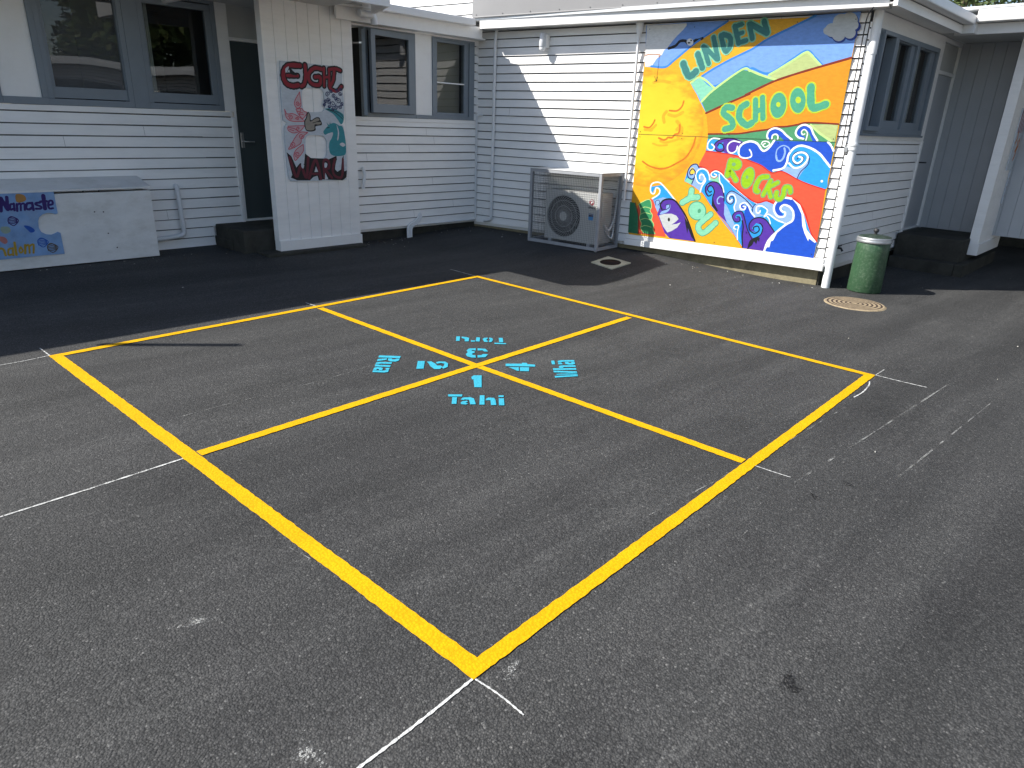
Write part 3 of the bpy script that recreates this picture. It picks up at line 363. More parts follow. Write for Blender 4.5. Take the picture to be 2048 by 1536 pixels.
SIGN=[('L',1,'black',76,[-2736,2079,-2861,2073,-2924,2027,-2943,1958,-2915,1892,-2841,1869,-2775,1882]),('L',1,'black',64,[-2897,1970,-2772,1976]),('L',1,'black',68,[-2675,2090,-2675,1985,-2698,1900,-2737,1872]),('L',1,'black',68,[-2468,2062,-2559,2068,-2631,2015,-2641,1950,-2595,1902,-2509,1904,-2497,1978,-2560,1977]),('L',1,'black',61,[-2442,2075,-2451,1891]),('L',1,'black',59,[-2377,2070,-2385,1890]),('L',1,'black',57,[-2449,1981,-2381,1989]),('L',1,'black',63,[-2369,2069,-2292,2080,-2231,2065]),('L',1,'black',64,[-2310,2070,-2330,1960,-2377,1881,-2331,1847,-2278,1848,-2226,1899]),('L',2,'crimson',44,[-2736,2079,-2861,2073,-2924,2027,-2943,1958,-2915,1892,-2841,1869,-2775,1882]),('L',2,'crimson',32,[-2897,1970,-2772,1976]),('L',2,'crimson',36,[-2675,2090,-2675,1985,-2698,1900,-2737,1872]),('L',2,'crimson',36,[-2468,2062,-2559,2068,-2631,2015,-2641,1950,-2595,1902,-2509,1904,-2497,1978,-2560,1977]),('L',2,'crimson',28,[-2442,2075,-2451,1891]),('L',2,'crimson',27,[-2377,2070,-2385,1890]),('L',2,'crimson',25,[-2449,1981,-2381,1989]),('L',2,'crimson',30,[-2369,2069,-2292,2080,-2231,2065]),('L',2,'crimson',32,[-2310,2070,-2330,1960,-2377,1881,-2331,1847,-2278,1848,-2226,1899]),('S',3,'black',0,[-2862,2058,-2828,2024,-2777,1983,-2847,1984,-2866,2013]),('S',3,'signgrey',0,[-2912,2036,-2873,2062,-2881,2030,-2911,1996]),('P',1,'black',0,[-2977,1185,-2922,1142,-2871,1019,-2822,1067,-2771,1056,-2750,1170,-2679,1120,-2515,1113,-2455,1103,-2343,1142,-2339,1102,-2371,989,-2342,962,-2291,987,-2270,1111,-2246,1147,-2248,966,-2210,975,-2221,897,-2274,863,-2544,880,-2587,871,-2660,914,-2711,875,-2872,880,-2948,912,-2929,941]),('L',2,'plum',32,[-2946,1127,-2880,920,-2813,1037,-2755,906,-2714,1125]),('L',2,'plum',34,[-2720,900,-2622,1099,-2567,889]),('L',2,'plum',25,[-2670,946,-2587,944]),('L',2,'plum',30,[-2518,900,-2517,1083,-2456,1088,-2450,1011,-2499,991,-2421,897]),('L',2,'plum',30,[-2370,1102,-2403,979,-2370,911,-2283,909,-2259,1101]),('P',3,'signgrey',0,[-2622,1029,-2599,968,-2647,966]),('P',3,'signgrey',0,[-2661,912,-2610,923,-2598,876,-2633,891]),('S',3,'signgrey',0,[-2506,1065,-2473,1057,-2483,1017,-2510,1014]),('P',3,'signgrey',0,[-2507,956,-2471,883,-2516,879]),('S',3,'signgrey',0,[-2339,1102,-2296,1106,-2296,1008,-2335,973,-2371,999]),('S',3,'signgrey',0,[-2805,1062,-2772,1047,-2787,1007,-2808,1027]),('S',1,'rosepale',0,[-2764,1814,-2761,1758,-2759,1674,-2806,1644,-2836,1680,-2826,1727]),('L',2,'rose',9,[-2764,1814,-2761,1758,-2759,1674,-2806,1644,-2836,1680,-2826,1727,-2764,1814]),('L',3,'rose',9,[-2767,1697,-2778,1681,-2796,1675,-2812,1680,-2817,1693,-2811,1705,-2798,1710,-2787,1707,-2783,1699,-2787,1691,-2794,1688,-2800,1690,-2802,1694]),('S',1,'rosepale',0,[-2824,1634,-2756,1646,-2730,1619,-2692,1601,-2748,1542,-2800,1588]),('L',2,'rose',9,[-2824,1634,-2756,1646,-2730,1619,-2692,1601,-2748,1542,-2800,1588,-2824,1634]),('L',3,'rose',9,[-2809,1616,-2743,1599]),('L',3,'rose',9,[-2789,1588,-2733,1581]),('L',3,'rose',9,[-2768,1636,-2785,1570]),('S',1,'rosepale',0,[-2960,1629,-2932,1584,-2855,1586,-2738,1523,-2762,1509,-2884,1510,-2946,1546]),('L',2,'rose',9,[-2960,1629,-2932,1584,-2855,1586,-2738,1523,-2762,1509,-2884,1510,-2946,1546,-2960,1629]),('L',3,'rose',9,[-2925,1556,-2909,1569,-2889,1570,-2876,1560,-2875,1546,-2885,1535,-2899,1532,-2909,1537,-2912,1546,-2907,1553,-2899,1556,-2893,1554,-2891,1549]),('L',3,'rose',9,[-2838,1535,-2831,1546,-2819,1551,-2807,1550,-2801,1543,-2801,1534,-2807,1528,-2815,1526,-2821,1528,-2824,1532,-2823,1537,-2819,1540,-2815,1539]),('S',1,'rosepale',0,[-2933,1457,-2732,1466,-2744,1452,-2793,1408,-2873,1387,-2936,1415]),('L',2,'rose',9,[-2933,1457,-2732,1466,-2744,1452,-2793,1408,-2873,1387,-2936,1415,-2933,1457]),('L',3,'rose',9,[-2928,1443,-2869,1435,-2815,1407]),('L',3,'rose',9,[-2919,1424,-2871,1411]),('L',3,'rose',9,[-2815,1415,-2827,1419,-2833,1428,-2832,1438,-2825,1446,-2816,1449,-2807,1448,-2802,1443,-2801,1437,-2805,1432,-2810,1430,-2814,1430,-2816,1433]),('S',1,'rosepale',0,[-2698,1395,-2776,1340,-2804,1272,-2944,1214,-2917,1262,-2842,1359,-2782,1398]),('L',2,'rose',9,[-2698,1395,-2776,1340,-2804,1272,-2944,1214,-2917,1262,-2842,1359,-2782,1398,-2698,1395]),('L',3,'rose',9,[-2853,1251,-2879,1232,-2909,1236,-2921,1258,-2910,1279,-2887,1286,-2870,1276,-2869,1259,-2881,1248,-2896,1249,-2902,1258,-2898,1267,-2890,1269]),('L',3,'rose',9,[-2746,1355,-2758,1337,-2779,1330,-2798,1336,-2805,1350,-2800,1364,-2786,1371,-2773,1369,-2766,1361,-2768,1352,-2775,1347,-2782,1347,-2786,1351]),('S',1,'rosepale',0,[-2765,1268,-2771,1195,-2839,1126,-2881,1097,-2891,1156,-2854,1214]),('L',2,'rose',9,[-2765,1268,-2771,1195,-2839,1126,-2881,1097,-2891,1156,-2854,1214,-2765,1268]),('L',3,'rose',9,[-2810,1155,-2832,1134,-2862,1134,-2877,1152,-2871,1173,-2850,1182,-2832,1176,-2827,1160,-2837,1149,-2852,1148,-2859,1155,-2857,1164,-2850,1167]),('P',1,'signgrey',0,[-2466,1857,-2402,1851,-2332,1834,-2216,1861,-2225,1636,-2297,1648,-2448,1667,-2449,1773]),('L',2,'navy',9,[-2435,1718,-2453,1717,-2464,1726,-2463,1739,-2452,1747,-2439,1746,-2432,1739,-2435,1730,-2443,1726,-2451,1728,-2453,1733,-2451,1737,-2446,1738]),('L',2,'navy',9,[-2383,1756,-2393,1742,-2412,1737,-2426,1744,-2428,1756,-2419,1766,-2405,1768,-2397,1762,-2397,1753,-2404,1748,-2412,1748,-2415,1752,-2414,1756]),('L',2,'navy',9,[-2304,1649,-2325,1654,-2332,1669,-2324,1684,-2307,1689,-2293,1684,-2290,1673,-2297,1664,-2309,1661,-2317,1666,-2317,1673,-2312,1677,-2306,1677]),('L',2,'navy',9,[-2314,1854,-2298,1865,-2279,1865,-2269,1854,-2273,1841,-2286,1834,-2298,1836,-2304,1844,-2300,1852,-2291,1856,-2284,1854,-2283,1849,-2286,1845]),('L',2,'navy',9,[-2218,1871,-2227,1858,-2242,1854,-2254,1860,-2256,1870,-2248,1878,-2237,1880,-2230,1875,-2230,1868,-2236,1864,-2243,1864,-2245,1867,-2244,1870]),('L',2,'navy',9,[-2217,1700,-2236,1696,-2250,1703,-2251,1716,-2241,1726,-2227,1727,-2219,1721,-2220,1712,-2227,1706,-2236,1707,-2240,1711,-2238,1716,-2233,1718]),('L',2,'navy',9,[-2462,1678,-2475,1684,-2479,1696,-2470,1706,-2458,1708,-2448,1703,-2448,1694,-2455,1688,-2463,1687,-2468,1692,-2467,1697,-2463,1699,-2459,1699]),('L',2,'navy',9,[-2298,1788,-2289,1775,-2294,1760,-2310,1753,-2325,1756,-2330,1767,-2324,1777,-2313,1781,-2304,1777,-2302,1770,-2307,1764,-2314,1764,-2317,1766]),('L',2,'navy',9,[-2350,1832,-2367,1826,-2382,1831,-2386,1843,-2379,1853,-2366,1856,-2356,1851,-2355,1843,-2361,1837,-2370,1836,-2374,1840,-2373,1844,-2369,1847]),('L',2,'navy',9,[-2335,1654,-2346,1642,-2362,1641,-2372,1648,-2371,1659,-2362,1666,-2351,1666,-2346,1660,-2347,1653,-2354,1649,-2360,1650,-2362,1654,-2360,1657]),('L',2,'navy',9,[-2413,1786,-2434,1794,-2439,1813,-2427,1828,-2407,1832,-2392,1824,-2391,1811,-2402,1801,-2415,1800,-2423,1807,-2421,1815,-2414,1819,-2408,1818]),('L',2,'navy',9,[-2310,1711,-2327,1687,-2357,1679,-2380,1690,-2384,1711,-2369,1727,-2347,1730,-2333,1720,-2333,1706,-2345,1698,-2358,1698,-2363,1705,-2361,1711]),('L',2,'navy',9,[-2317,1740,-2302,1762,-2275,1769,-2254,1759,-2251,1740,-2264,1726,-2284,1723,-2296,1732,-2296,1744,-2286,1752,-2274,1752,-2269,1746,-2271,1740]),('L',2,'navy',9,[-2378,1713,-2399,1705,-2417,1711,-2422,1726,-2413,1739,-2397,1742,-2385,1736,-2384,1726,-2392,1718,-2402,1718,-2407,1722,-2406,1728,-2402,1731]),('L',2,'navy',9,[-2223,1822,-2233,1807,-2252,1802,-2266,1809,-2269,1822,-2259,1832,-2246,1833,-2237,1828,-2237,1819,-2244,1814,-2252,1814,-2256,1818,-2254,1822]),('L',2,'navy',9,[-2336,1776,-2354,1783,-2358,1797,-2348,1810,-2332,1813,-2320,1806,-2319,1796,-2328,1788,-2338,1787,-2344,1792,-2343,1799,-2338,1802,-2333,1801]),('L',2,'navy',9,[-2286,1673,-2275,1688,-2256,1693,-2242,1686,-2239,1673,-2249,1663,-2262,1661,-2271,1667,-2271,1676,-2264,1681,-2256,1681,-2252,1677,-2254,1673]),('L',2,'navy',9,[-2381,1679,-2390,1667,-2405,1663,-2416,1669,-2418,1679,-2410,1687,-2400,1689,-2393,1684,-2393,1677,-2399,1672,-2405,1673,-2408,1676,-2407,1679]),('S',3,'black',0,[-2733,1514,-2708,1553,-2692,1601,-2669,1611,-2649,1574,-2647,1526,-2587,1556,-2541,1558,-2525,1529,-2510,1500,-2518,1476,-2559,1470,-2595,1459,-2598,1420,-2657,1405,-2713,1414,-2732,1457]),('S',4,'putty',0,[-2721,1510,-2697,1548,-2681,1595,-2666,1597,-2660,1569,-2657,1511,-2588,1545,-2547,1546,-2543,1527,-2591,1508,-2527,1510,-2525,1492,-2558,1482,-2605,1481,-2611,1432,-2656,1418,-2707,1423,-2721,1459]),('L',5,'black',7,[-2626,1497,-2543,1521]),('S',1,'teal2',0,[-2458,1652,-2356,1656,-2262,1625,-2218,1592,-2224,1527,-2258,1491,-2304,1545,-2360,1602]),('L',2,'black',7,[-2434,1648,-2323,1613,-2230,1547]),('L',2,'black',6,[-2417,1649,-2275,1615,-2222,1567]),('S',2,'teal2',0,[-2499,1402,-2479,1432,-2429,1473,-2367,1504,-2319,1495,-2284,1476,-2236,1457,-2208,1306,-2214,1173,-2268,1142,-2379,1143,-2431,1184,-2430,1284,-2390,1344,-2374,1399,-2435,1389,-2478,1373]),('P',3,'teal2',0,[-2430,1463,-2450,1506,-2417,1478,-2405,1512,-2392,1483]),('S',3,'signpale',0,[-2320,1490,-2291,1406,-2306,1325,-2321,1320,-2307,1405]),('S',3,'signpale',0,[-2291,1270,-2253,1290,-2213,1265,-2249,1244]),('L',3,'black',8,[-2449,1448,-2418,1453])]
SIGNO=([-2971,2081,-2954,2102,-2916,2112,-2278,2105,-2238,2094,-2210,2053,-2215,1880,-2203,1745,-2207,1617,-2232,1517,-2259,1486,-2229,1467,-2208,1306,-2205,1121,-2207,965,-2227,897,-2273,867,-2896,870,-2945,887,-2975,932,-2984,1310,-2978,1433,-2959,1471,-2941,1490,-2971,1508,-2990,1545,-2986,1838],[-2735,1806,-2712,1844,-2666,1858,-2512,1860,-2473,1838,-2459,1791,-2456,1676,-2477,1632,-2525,1616,-2674,1611,-2724,1628,-2739,1675],[-2734,1302,-2719,1346,-2683,1363,-2520,1363,-2475,1334,-2461,1274,-2468,1174,-2490,1128,-2539,1114,-2668,1120,-2724,1140,-2737,1194])
NAM=[('L',2,'indigo',31,[-5630,656,-5608,768]),('L',2,'indigo',33,[-5609,764,-5575,666]),('L',2,'indigo',28,[-5562,775,-5574,666]),('L',2,'indigo',19,[-5519,711,-5546,708,-5555,664,-5533,668]),('L',2,'indigo',19,[-5518,716,-5524,654]),('L',2,'indigo',20,[-5495,710,-5504,648]),('L',2,'indigo',17,[-5494,701,-5467,713,-5475,651]),('L',2,'indigo',17,[-5465,704,-5438,711,-5443,653]),('L',2,'indigo',22,[-5374,712,-5413,710,-5429,670,-5408,656,-5381,672]),('L',2,'indigo',22,[-5373,715,-5374,649]),('L',2,'indigo',20,[-5310,714,-5342,711,-5345,697,-5309,677,-5312,659,-5352,659]),('L',2,'indigo',35,[-5271,775,-5278,657]),('L',2,'indigo',22,[-5305,722,-5252,724]),('L',2,'indigo',19,[-5243,687,-5209,695,-5208,724,-5232,723,-5247,683,-5240,655,-5212,656]),('L',2,'mustard',20,[-5736,266,-5713,363]),('L',2,'mustard',20,[-5729,302,-5696,316,-5676,301,-5670,250]),('L',2,'mustard',17,[-5609,308,-5637,302,-5647,252,-5620,254]),('L',2,'mustard',17,[-5603,312,-5612,244]),('L',2,'mustard',21,[-5580,360,-5586,246]),('L',2,'mustard',16,[-5540,315,-5556,284,-5548,260,-5529,281,-5540,315]),('L',2,'mustard',20,[-5500,330,-5514,252]),('L',2,'mustard',17,[-5502,316,-5473,327,-5478,253]),('L',2,'mustard',17,[-5467,317,-5433,328,-5447,250]),('S',1,'ochre',0,[-5486,798,-5429,791,-5413,755,-5429,733,-5473,722,-5497,737]),('S',1,'oliveleaf',0,[-5654,511,-5598,507,-5591,466,-5633,446,-5662,471]),('S',1,'salmon',0,[-5697,425,-5646,416,-5631,374,-5658,354,-5689,388]),('S',1,'royal',0,[-5478,509,-5436,503,-5402,473,-5402,450,-5432,441,-5451,463]),('L',2,'indigo',7,[-5583,586,-5547,593,-5521,569]),('L',2,'indigo',7,[-5585,574,-5550,579,-5523,562]),('L',2,'indigo',7,[-5588,562,-5553,564,-5524,556]),('L',2,'indigo',7,[-5590,549,-5556,550,-5525,550]),('L',2,'indigo',7,[-5593,537,-5558,536,-5526,544]),('L',2,'indigo',8,[-5588,582,-5558,600,-5511,563,-5554,517,-5591,547,-5588,582]),('L',2,'royal',7,[-5385,370,-5347,376,-5320,350]),('L',2,'royal',7,[-5387,357,-5350,361,-5321,344]),('L',2,'royal',7,[-5390,344,-5353,347,-5322,337]),('L',2,'royal',7,[-5392,332,-5355,332,-5323,331]),('L',2,'royal',7,[-5394,319,-5358,317,-5324,324]),('L',2,'royal',8,[-5390,366,-5358,384,-5308,344,-5354,297,-5392,329,-5390,366]),('L',2,'brownink',7,[-5314,312,-5276,318,-5248,291]),('L',2,'brownink',7,[-5316,299,-5279,303,-5249,285]),('L',2,'brownink',7,[-5319,286,-5281,288,-5250,278]),('L',2,'brownink',7,[-5321,273,-5284,273,-5251,272]),('L',2,'brownink',7,[-5323,260,-5287,258,-5252,265]),('L',2,'brownink',8,[-5319,308,-5287,326,-5236,286,-5282,238,-5322,270,-5319,308])]
NAMO=[-5858,823,-5716,822,-5180,812,-5180,605,-5202,597,-5232,611,-5264,615,-5306,604,-5339,579,-5355,543,-5361,479,-5348,441,-5312,415,-5268,407,-5237,418,-5211,430,-5190,419,-5190,214,-5368,218,-5549,214,-5761,212,-5981,216]
GTXT={'1':[[-198,-113,-166,-108,-132,-147,-303,-278,-330,-241,-224,-151,-235,-146]],'Tahi':[[-532,-194,-475,-261,-502,-281,-556,-218],[-548,-242,-530,-264,-614,-329,-632,-307],[-544,-304,-512,-296,-478,-326,-480,-356,-543,-420,-565,-395,-515,-346,-527,-323,-539,-323],[-588,-339,-559,-329,-535,-346,-546,-361,-563,-356,-565,-379,-584,-378,-598,-356],[-416,-352,-398,-374,-514,-462,-533,-439],[-436,-413,-410,-414,-392,-443,-413,-469,-472,-519,-493,-495,-436,-448,-455,-427],[-341,-439,-320,-464,-343,-479,-364,-455],[-379,-468,-358,-492,-444,-558,-465,-533]],'3':[[291,234,253,267,210,255,181,221,135,203,106,166,108,124,126,104,167,139,156,158,180,181,206,176,228,194,225,222,241,229,251,202],[300,224,330,173,294,121,274,143,288,169,260,192],[177,128,195,108,225,115,242,84,181,59,135,95]],'Toru':[[422,527,442,506,350,436,331,456],[445,493,460,462,460,430,389,379,369,401,417,440,416,469],[510,399,524,374,441,314,426,339],[420,382,437,354,418,339,392,358],[505,335,539,344,562,328,540,311,511,305,493,275,472,262,460,284],[570,320,576,295,545,263,498,242,477,252,499,269,530,280,547,303],[615,261,636,239,549,169,528,192],[493,213,543,139,525,124,470,193]],'2':[[-200,359,-168,323,-287,227,-323,260],[-168,304,-144,285,-161,232,-182,196,-165,184,-172,159,-218,138,-247,167,-219,230,-191,266],[-135,249,-112,246,-83,210,-99,171,-154,128,-201,126,-190,150,-157,160,-119,185,-124,214,-154,224]],'4':[[163,-131,239,-216,257,-206,276,-234,256,-250,284,-296,251,-320,122,-160],[120,-188,164,-241,107,-283,99,-274],[170,-247,211,-297,144,-339,107,-290]],'Rua':[[-292,640,-326,614,-238,492,-203,518],[-248,485,-279,463,-309,463,-332,494,-324,525,-293,548,-279,529,-292,512,-281,498,-262,504],[-299,555,-324,536,-390,564,-353,592],[-336,472,-364,451,-407,510,-420,513,-433,531,-410,549,-385,540],[-440,525,-473,500,-412,415,-385,436,-434,503,-428,507],[-533,453,-560,432,-515,369,-489,358,-465,376,-477,392,-490,393],[-429,403,-459,381,-471,397,-445,425],[-460,459,-460,434,-492,410,-504,426,-492,442,-498,451,-515,442,-527,458,-495,482,-473,478]],'Whā':[[158,-539,184,-520,304,-628,284,-641],[306,-626,319,-618,224,-509,214,-517],[226,-508,271,-544,345,-599,330,-610],[266,-459,239,-478,313,-573,350,-596,361,-588],[388,-569,415,-550,303,-431,277,-451],[340,-460,371,-438,398,-446,464,-516,437,-536,378,-473,359,-480],[527,-473,555,-453,491,-386,459,-373,435,-391,451,-408,466,-410],[400,-417,429,-395,445,-412,422,-440],[444,-474,440,-449,471,-426,488,-443,477,-459,486,-469,504,-461,520,-478,488,-500,462,-494],[385,-399,447,-353,431,-336,369,-382]]}
COURT={'A':[-1744,2242],'B':[2267,1760],'C':[1728,-2243],'D':[-2234,-1734],'O':[-2,-6],'AB':[268,1974],'BC':[1951,-239],'DA':[-1984,239],'CD':[-241,-1980],'Di':[-2158,-1692],'Ai':[-1702,2164]}
CHALK=[(10,[-2727,325,-2398,284,-1984,239]),(9,[-2653,-1682,-2464,-1707,-2237,-1729]),(6,[-2228,-1739,-2233,-1833,-2249,-1927]),(6,[-243,-1978,-252,-2076,-254,-2161]),(9,[1732,-2247,1711,-2403,1700,-2564]),(8,[1744,-2246,1907,-2274]),(8,[1550,-2234,1457,-2243,1292,-2233,1153,-2205]),(9,[2317,2177,2242,1750]),(9,[294,2144,279,1987]),(7,[-1711,2448,-1736,2240]),(6,[-2013,2270,-1880,2250,-1742,2247])]
FAINT=[(5,[-2204,748,-1568,680,-882,565,-70,506]),(4,[-2140,-750,-2138,-867]),(9,[-1018,-1760,-129,-1977,927,-2193]),(9,[-291,-2194,575,-2392,1864,-2679]),(8,[63,-2587,1749,-2959]),(5,[-940,-2134,-870,-2143]),(5,[1369,-2014,1366,-2053]),(4,[-2605,-833,-2578,-880])]
DEB=[[3.033,4.173],[2.6,3.786],[2.897,3.427],[3.705,4.167],[3.866,3.744],[4.112,3.536],[4.176,3.369],[5.151,3.661],[4.143,2.794],[4.533,1.883],[4.969,2.411],[4.461,1.317],[4.171,0.419],[4.338,0.141],[3.367,0.009],[4.25,0.107],[4.175,-0.013],[-0.132,3.373],[5.387,-2.171],[6.884,-2.976],[3.358,-3.073],[2.24,-2.961],[2.586,-1.909],[0.342,-2.454],[3.139,3.923],[4.439,2.699]]

PAL = {  # paint colours
 'sky': (0.17, 0.33, 0.74), 'white': (0.72, 0.73, 0.73), 'paint_white': (0.80, 0.82, 0.82), 'blueline': (0.035, 0.22, 0.62), 'black': (0.012, 0.012, 0.016),
 'teal': (0.22, 0.56, 0.40), 'olive': (0.42, 0.50, 0.20), 'green': (0.07, 0.28, 0.13), 'limeline': (0.48, 0.72, 0.24), 'limeline2': (0.42, 0.55, 0.03),
 'navyblue': (0.02, 0.05, 0.26), 'cloud': (0.52, 0.54, 0.54), 'orange': (0.74, 0.26, 0.012), 'maroon': (0.20, 0.025, 0.01), 'maroonline': (0.3, 0.03, 0.015),
 'lightblue': (0.022, 0.30, 0.70), 'darkblue': (0.012, 0.075, 0.50), 'periwinkle': (0.25, 0.40, 0.72), 'navy': (0.016, 0.03, 0.11), 'purple': (0.085, 0.03, 0.32),
 'red': (0.70, 0.085, 0.04), 'redline': (0.55, 0.02, 0.012), 'mint': (0.22, 0.58, 0.38), 'yellow': (0.75, 0.55, 0.06), 'yolk': (0.74, 0.37, 0.014), 'orangeline': (0.75, 0.20, 0.02),
 'darkgreen': (0.02, 0.17, 0.08), 'leaf': (0.035, 0.25, 0.10), 'greenline': (0.07, 0.30, 0.16), 'aqualine': (0.21, 0.53, 0.33), 'tealdark': (0.035, 0.18, 0.17),
 'seagreen': (0.065, 0.33, 0.20), 'sage': (0.17, 0.36, 0.16), 'lime': (0.27, 0.50, 0.008), 'rust': (0.58, 0.17, 0.012), 'sunorange': (0.78, 0.37, 0.016),
 'crimson': (0.28, 0.014, 0.03), 'signgrey': (0.55, 0.60, 0.66), 'signpale': (0.62, 0.63, 0.67), 'plum': (0.13, 0.018, 0.035), 'rose': (0.55, 0.10, 0.14), 'rosepale': (0.58, 0.42, 0.46), 'putty': (0.30, 0.27, 0.23),
 'teal2': (0.035, 0.27, 0.32), 'indigo': (0.035, 0.015, 0.14), 'mustard': (0.42, 0.27, 0.02), 'ochre': (0.42, 0.21, 0.06), 'oliveleaf': (0.28, 0.36, 0.30), 'salmon': (0.45, 0.17, 0.16),
 'royal': (0.02, 0.10, 0.45), 'brownink': (0.10, 0.075, 0.05), 'namblue': (0.20, 0.34, 0.58)}
def paint(k): return mottled('paint_' + k, mul(PAL[k], 0.95), 0.13, 16, 0.5, 0.3, bump=0.15, bscale=50, stretch=(1, 1.0, 2.6))
def sun_paint():
    m, nt, b = nodes_of('sun_face_paint', 0.5, 0.3); L = nt.links
    g = N(nt, 'ShaderNodeNewGeometry')
    sb = N(nt, 'ShaderNodeVectorMath', operation='SUBTRACT'); sb.inputs[1].default_value = (XM, 0.98, 1.60); L.new(g.outputs['Position'], sb.inputs[0])
    ln = N(nt, 'ShaderNodeVectorMath', operation='LENGTH'); L.new(sb.outputs[0], ln.inputs[0])
    mp = N(nt, 'ShaderNodeMapping'); mp.inputs['Scale'].default_value = (1, 2.2, 5.0); mp.inputs['Rotation'].default_value = (R(25), 0, 0); L.new(g.outputs['Position'], mp.inputs['Vector'])
    nz = N(nt, 'ShaderNodeTexNoise', i_Scale=2.2, i_Detail=6, i_Roughness=0.6); L.new(mp.outputs[0], nz.inputs['Vector'])
    ad = N(nt, 'ShaderNodeMath', operation='MULTIPLY_ADD', i_1=0.75, i_2=-0.37); L.new(nz.outputs['Fac'], ad.inputs[0])
    a2 = N(nt, 'ShaderNodeMath', operation='ADD'); L.new(ln.outputs['Value'], a2.inputs[0]); L.new(ad.outputs[0], a2.inputs[1])
    r = ramp(nt, [(0.10, (0.76, 0.54, 0.024)), (0.48, (0.76, 0.48, 0.018)), (0.63, (0.74, 0.33, 0.014)), (0.76, (0.74, 0.25, 0.016)), (1.0, (0.74, 0.36, 0.014))])
    L.new(a2.outputs[0], r.inputs['Fac']); L.new(r.outputs[0], b.inputs['Base Color'])
    return m

# ------------------------------------------------------------------ weatherboards, panelling, windows
def boards(mb, F, u0, u1, z0, rows, pitch, openings=(), lip=0.023, mi=0, step=0.45, ztop=None):
    """lapped weatherboards; F(u, out, z) maps to the world; openings are (u0, u1, z0, z1)"""
    for k in range(rows):
        a, b2 = z0 + k * pitch, z0 + (k + 1) * pitch
        if ztop and b2 > ztop: b2 = ztop
        if b2 - a < 0.01: continue
        cuts = sorted({u0, u1} | {min(max(c, u0), u1) for o in openings for c in o[:2]})
        jit = random.uniform(-0.0012, 0.0012)
        for i in range(len(cuts) - 1):
            c0, c1 = cuts[i], cuts[i + 1]
            if c1 - c0 < 1e-4: continue
            mid = (c0 + c1) / 2; lo, hi = a, b2
            for o in openings:
                if o[0] <= mid <= o[1]:
                    if o[2] <= lo and o[3] >= hi: lo = hi
                    elif o[2] <= lo < o[3]: lo = o[3]
                    elif o[2] < hi <= o[3] + 1e-6: hi = o[2]
            if hi - lo < 0.004: continue
            n = max(1, int((c1 - c0) / step)); d = lambda z: lip - (lip - 0.006) * (z - a) / pitch
            full = hi > b2 - 1e-6; h2 = hi - 0.012 if full else hi
            for j in range(n):
                p, q = c0 + (c1 - c0) * j / n, c0 + (c1 - c0) * (j + 1) / n
                wz = lambda u: 0.0012 * math.sin(u * 3.1 + k * 1.7) + jit if lo == a else 0
                mb.face([F(p, d(lo), lo + wz(p)), F(q, d(lo), lo + wz(q)), F(q, d(h2), h2), F(p, d(h2), h2)], mi)
                if lo == a: mb.face([F(p, -0.016, lo + wz(p) + 0.001), F(q, -0.016, lo + wz(q) + 0.001), F(q, d(lo), lo + wz(q)), F(p, d(lo), lo + wz(p))], mi)
                if full:
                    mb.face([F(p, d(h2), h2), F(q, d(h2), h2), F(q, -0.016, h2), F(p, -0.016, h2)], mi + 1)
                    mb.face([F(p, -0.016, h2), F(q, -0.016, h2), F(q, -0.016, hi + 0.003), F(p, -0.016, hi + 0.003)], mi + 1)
            if lo == a and c1 - c0 > 1.2 and random.random() < 0.55:
                uj = random.uniform(c0 + 0.3, c1 - 0.3); e_ = 0.0012
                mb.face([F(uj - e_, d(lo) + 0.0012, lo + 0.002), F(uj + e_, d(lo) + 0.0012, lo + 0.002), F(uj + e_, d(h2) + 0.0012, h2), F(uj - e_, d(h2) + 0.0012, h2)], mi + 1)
            for c, ok in ((c0, True), (c1, True)):
                mb.face([F(c, -0.016, lo), F(c, d(lo), lo), F(c, d(h2), h2), F(c, -0.016, h2)], mi)
def grooved(mb, F, u0, u1, z0, z1, first, pitch, gw=0.008, gd=0.007, th=0.03, mi=0, zf=None):
    """vertical V-jointed boards, face at out = 0"""
    xs = []; x = first
    while x < u1 - 0.02:
        if x > u0 + 0.02: xs.append(x)
        x += pitch
    zb = zf or (lambda u: z0)
    edges = [u0]
    for x in xs: edges += [x - gw / 2, x, x + gw / 2]
    edges.append(u1)
    deps = [0.0]
    for x in xs: deps += [0.0, -gd, 0.0]
    deps.append(0.0)
    for i in range(len(edges) - 1):
        mb.face([F(edges[i], deps[i], zb(edges[i])), F(edges[i + 1], deps[i + 1], zb(edges[i + 1])), F(edges[i + 1], deps[i + 1], z1), F(edges[i], deps[i], z1)], mi)
    for u in (u0, u1): mb.face([F(u, 0, zb(u)), F(u, -th, zb(u)), F(u, -th, z1), F(u, 0, z1)], mi)
    mb.face([F(u0, 0, zb(u0)), F(u1, 0, zb(u1)), F(u1, -th, zb(u1)), F(u0, -th, zb(u0))], mi)
    mb.face([F(u0, -th, zb(u0)), F(u1, -th, zb(u1)), F(u1, -th, z1), F(u0, -th, z1)], mi)
def ring(mb, F, u0, u1, z0, z1, wl, wr, wb, wt, o0, o1, mi=0):
    mb.bbox(F, u0, u1, o0, o1, z0, z0 + wb, 0.003, mi); mb.bbox(F, u0, u1, o0, o1, z1 - wt, z1, 0.003, mi)
    mb.bbox(F, u0, u0 + wl, o0, o1, z0 + wb, z1 - wt, 0.003, mi); mb.bbox(F, u1 - wr, u1, o0, o1, z0 + wb, z1 - wt, 0.003, mi)
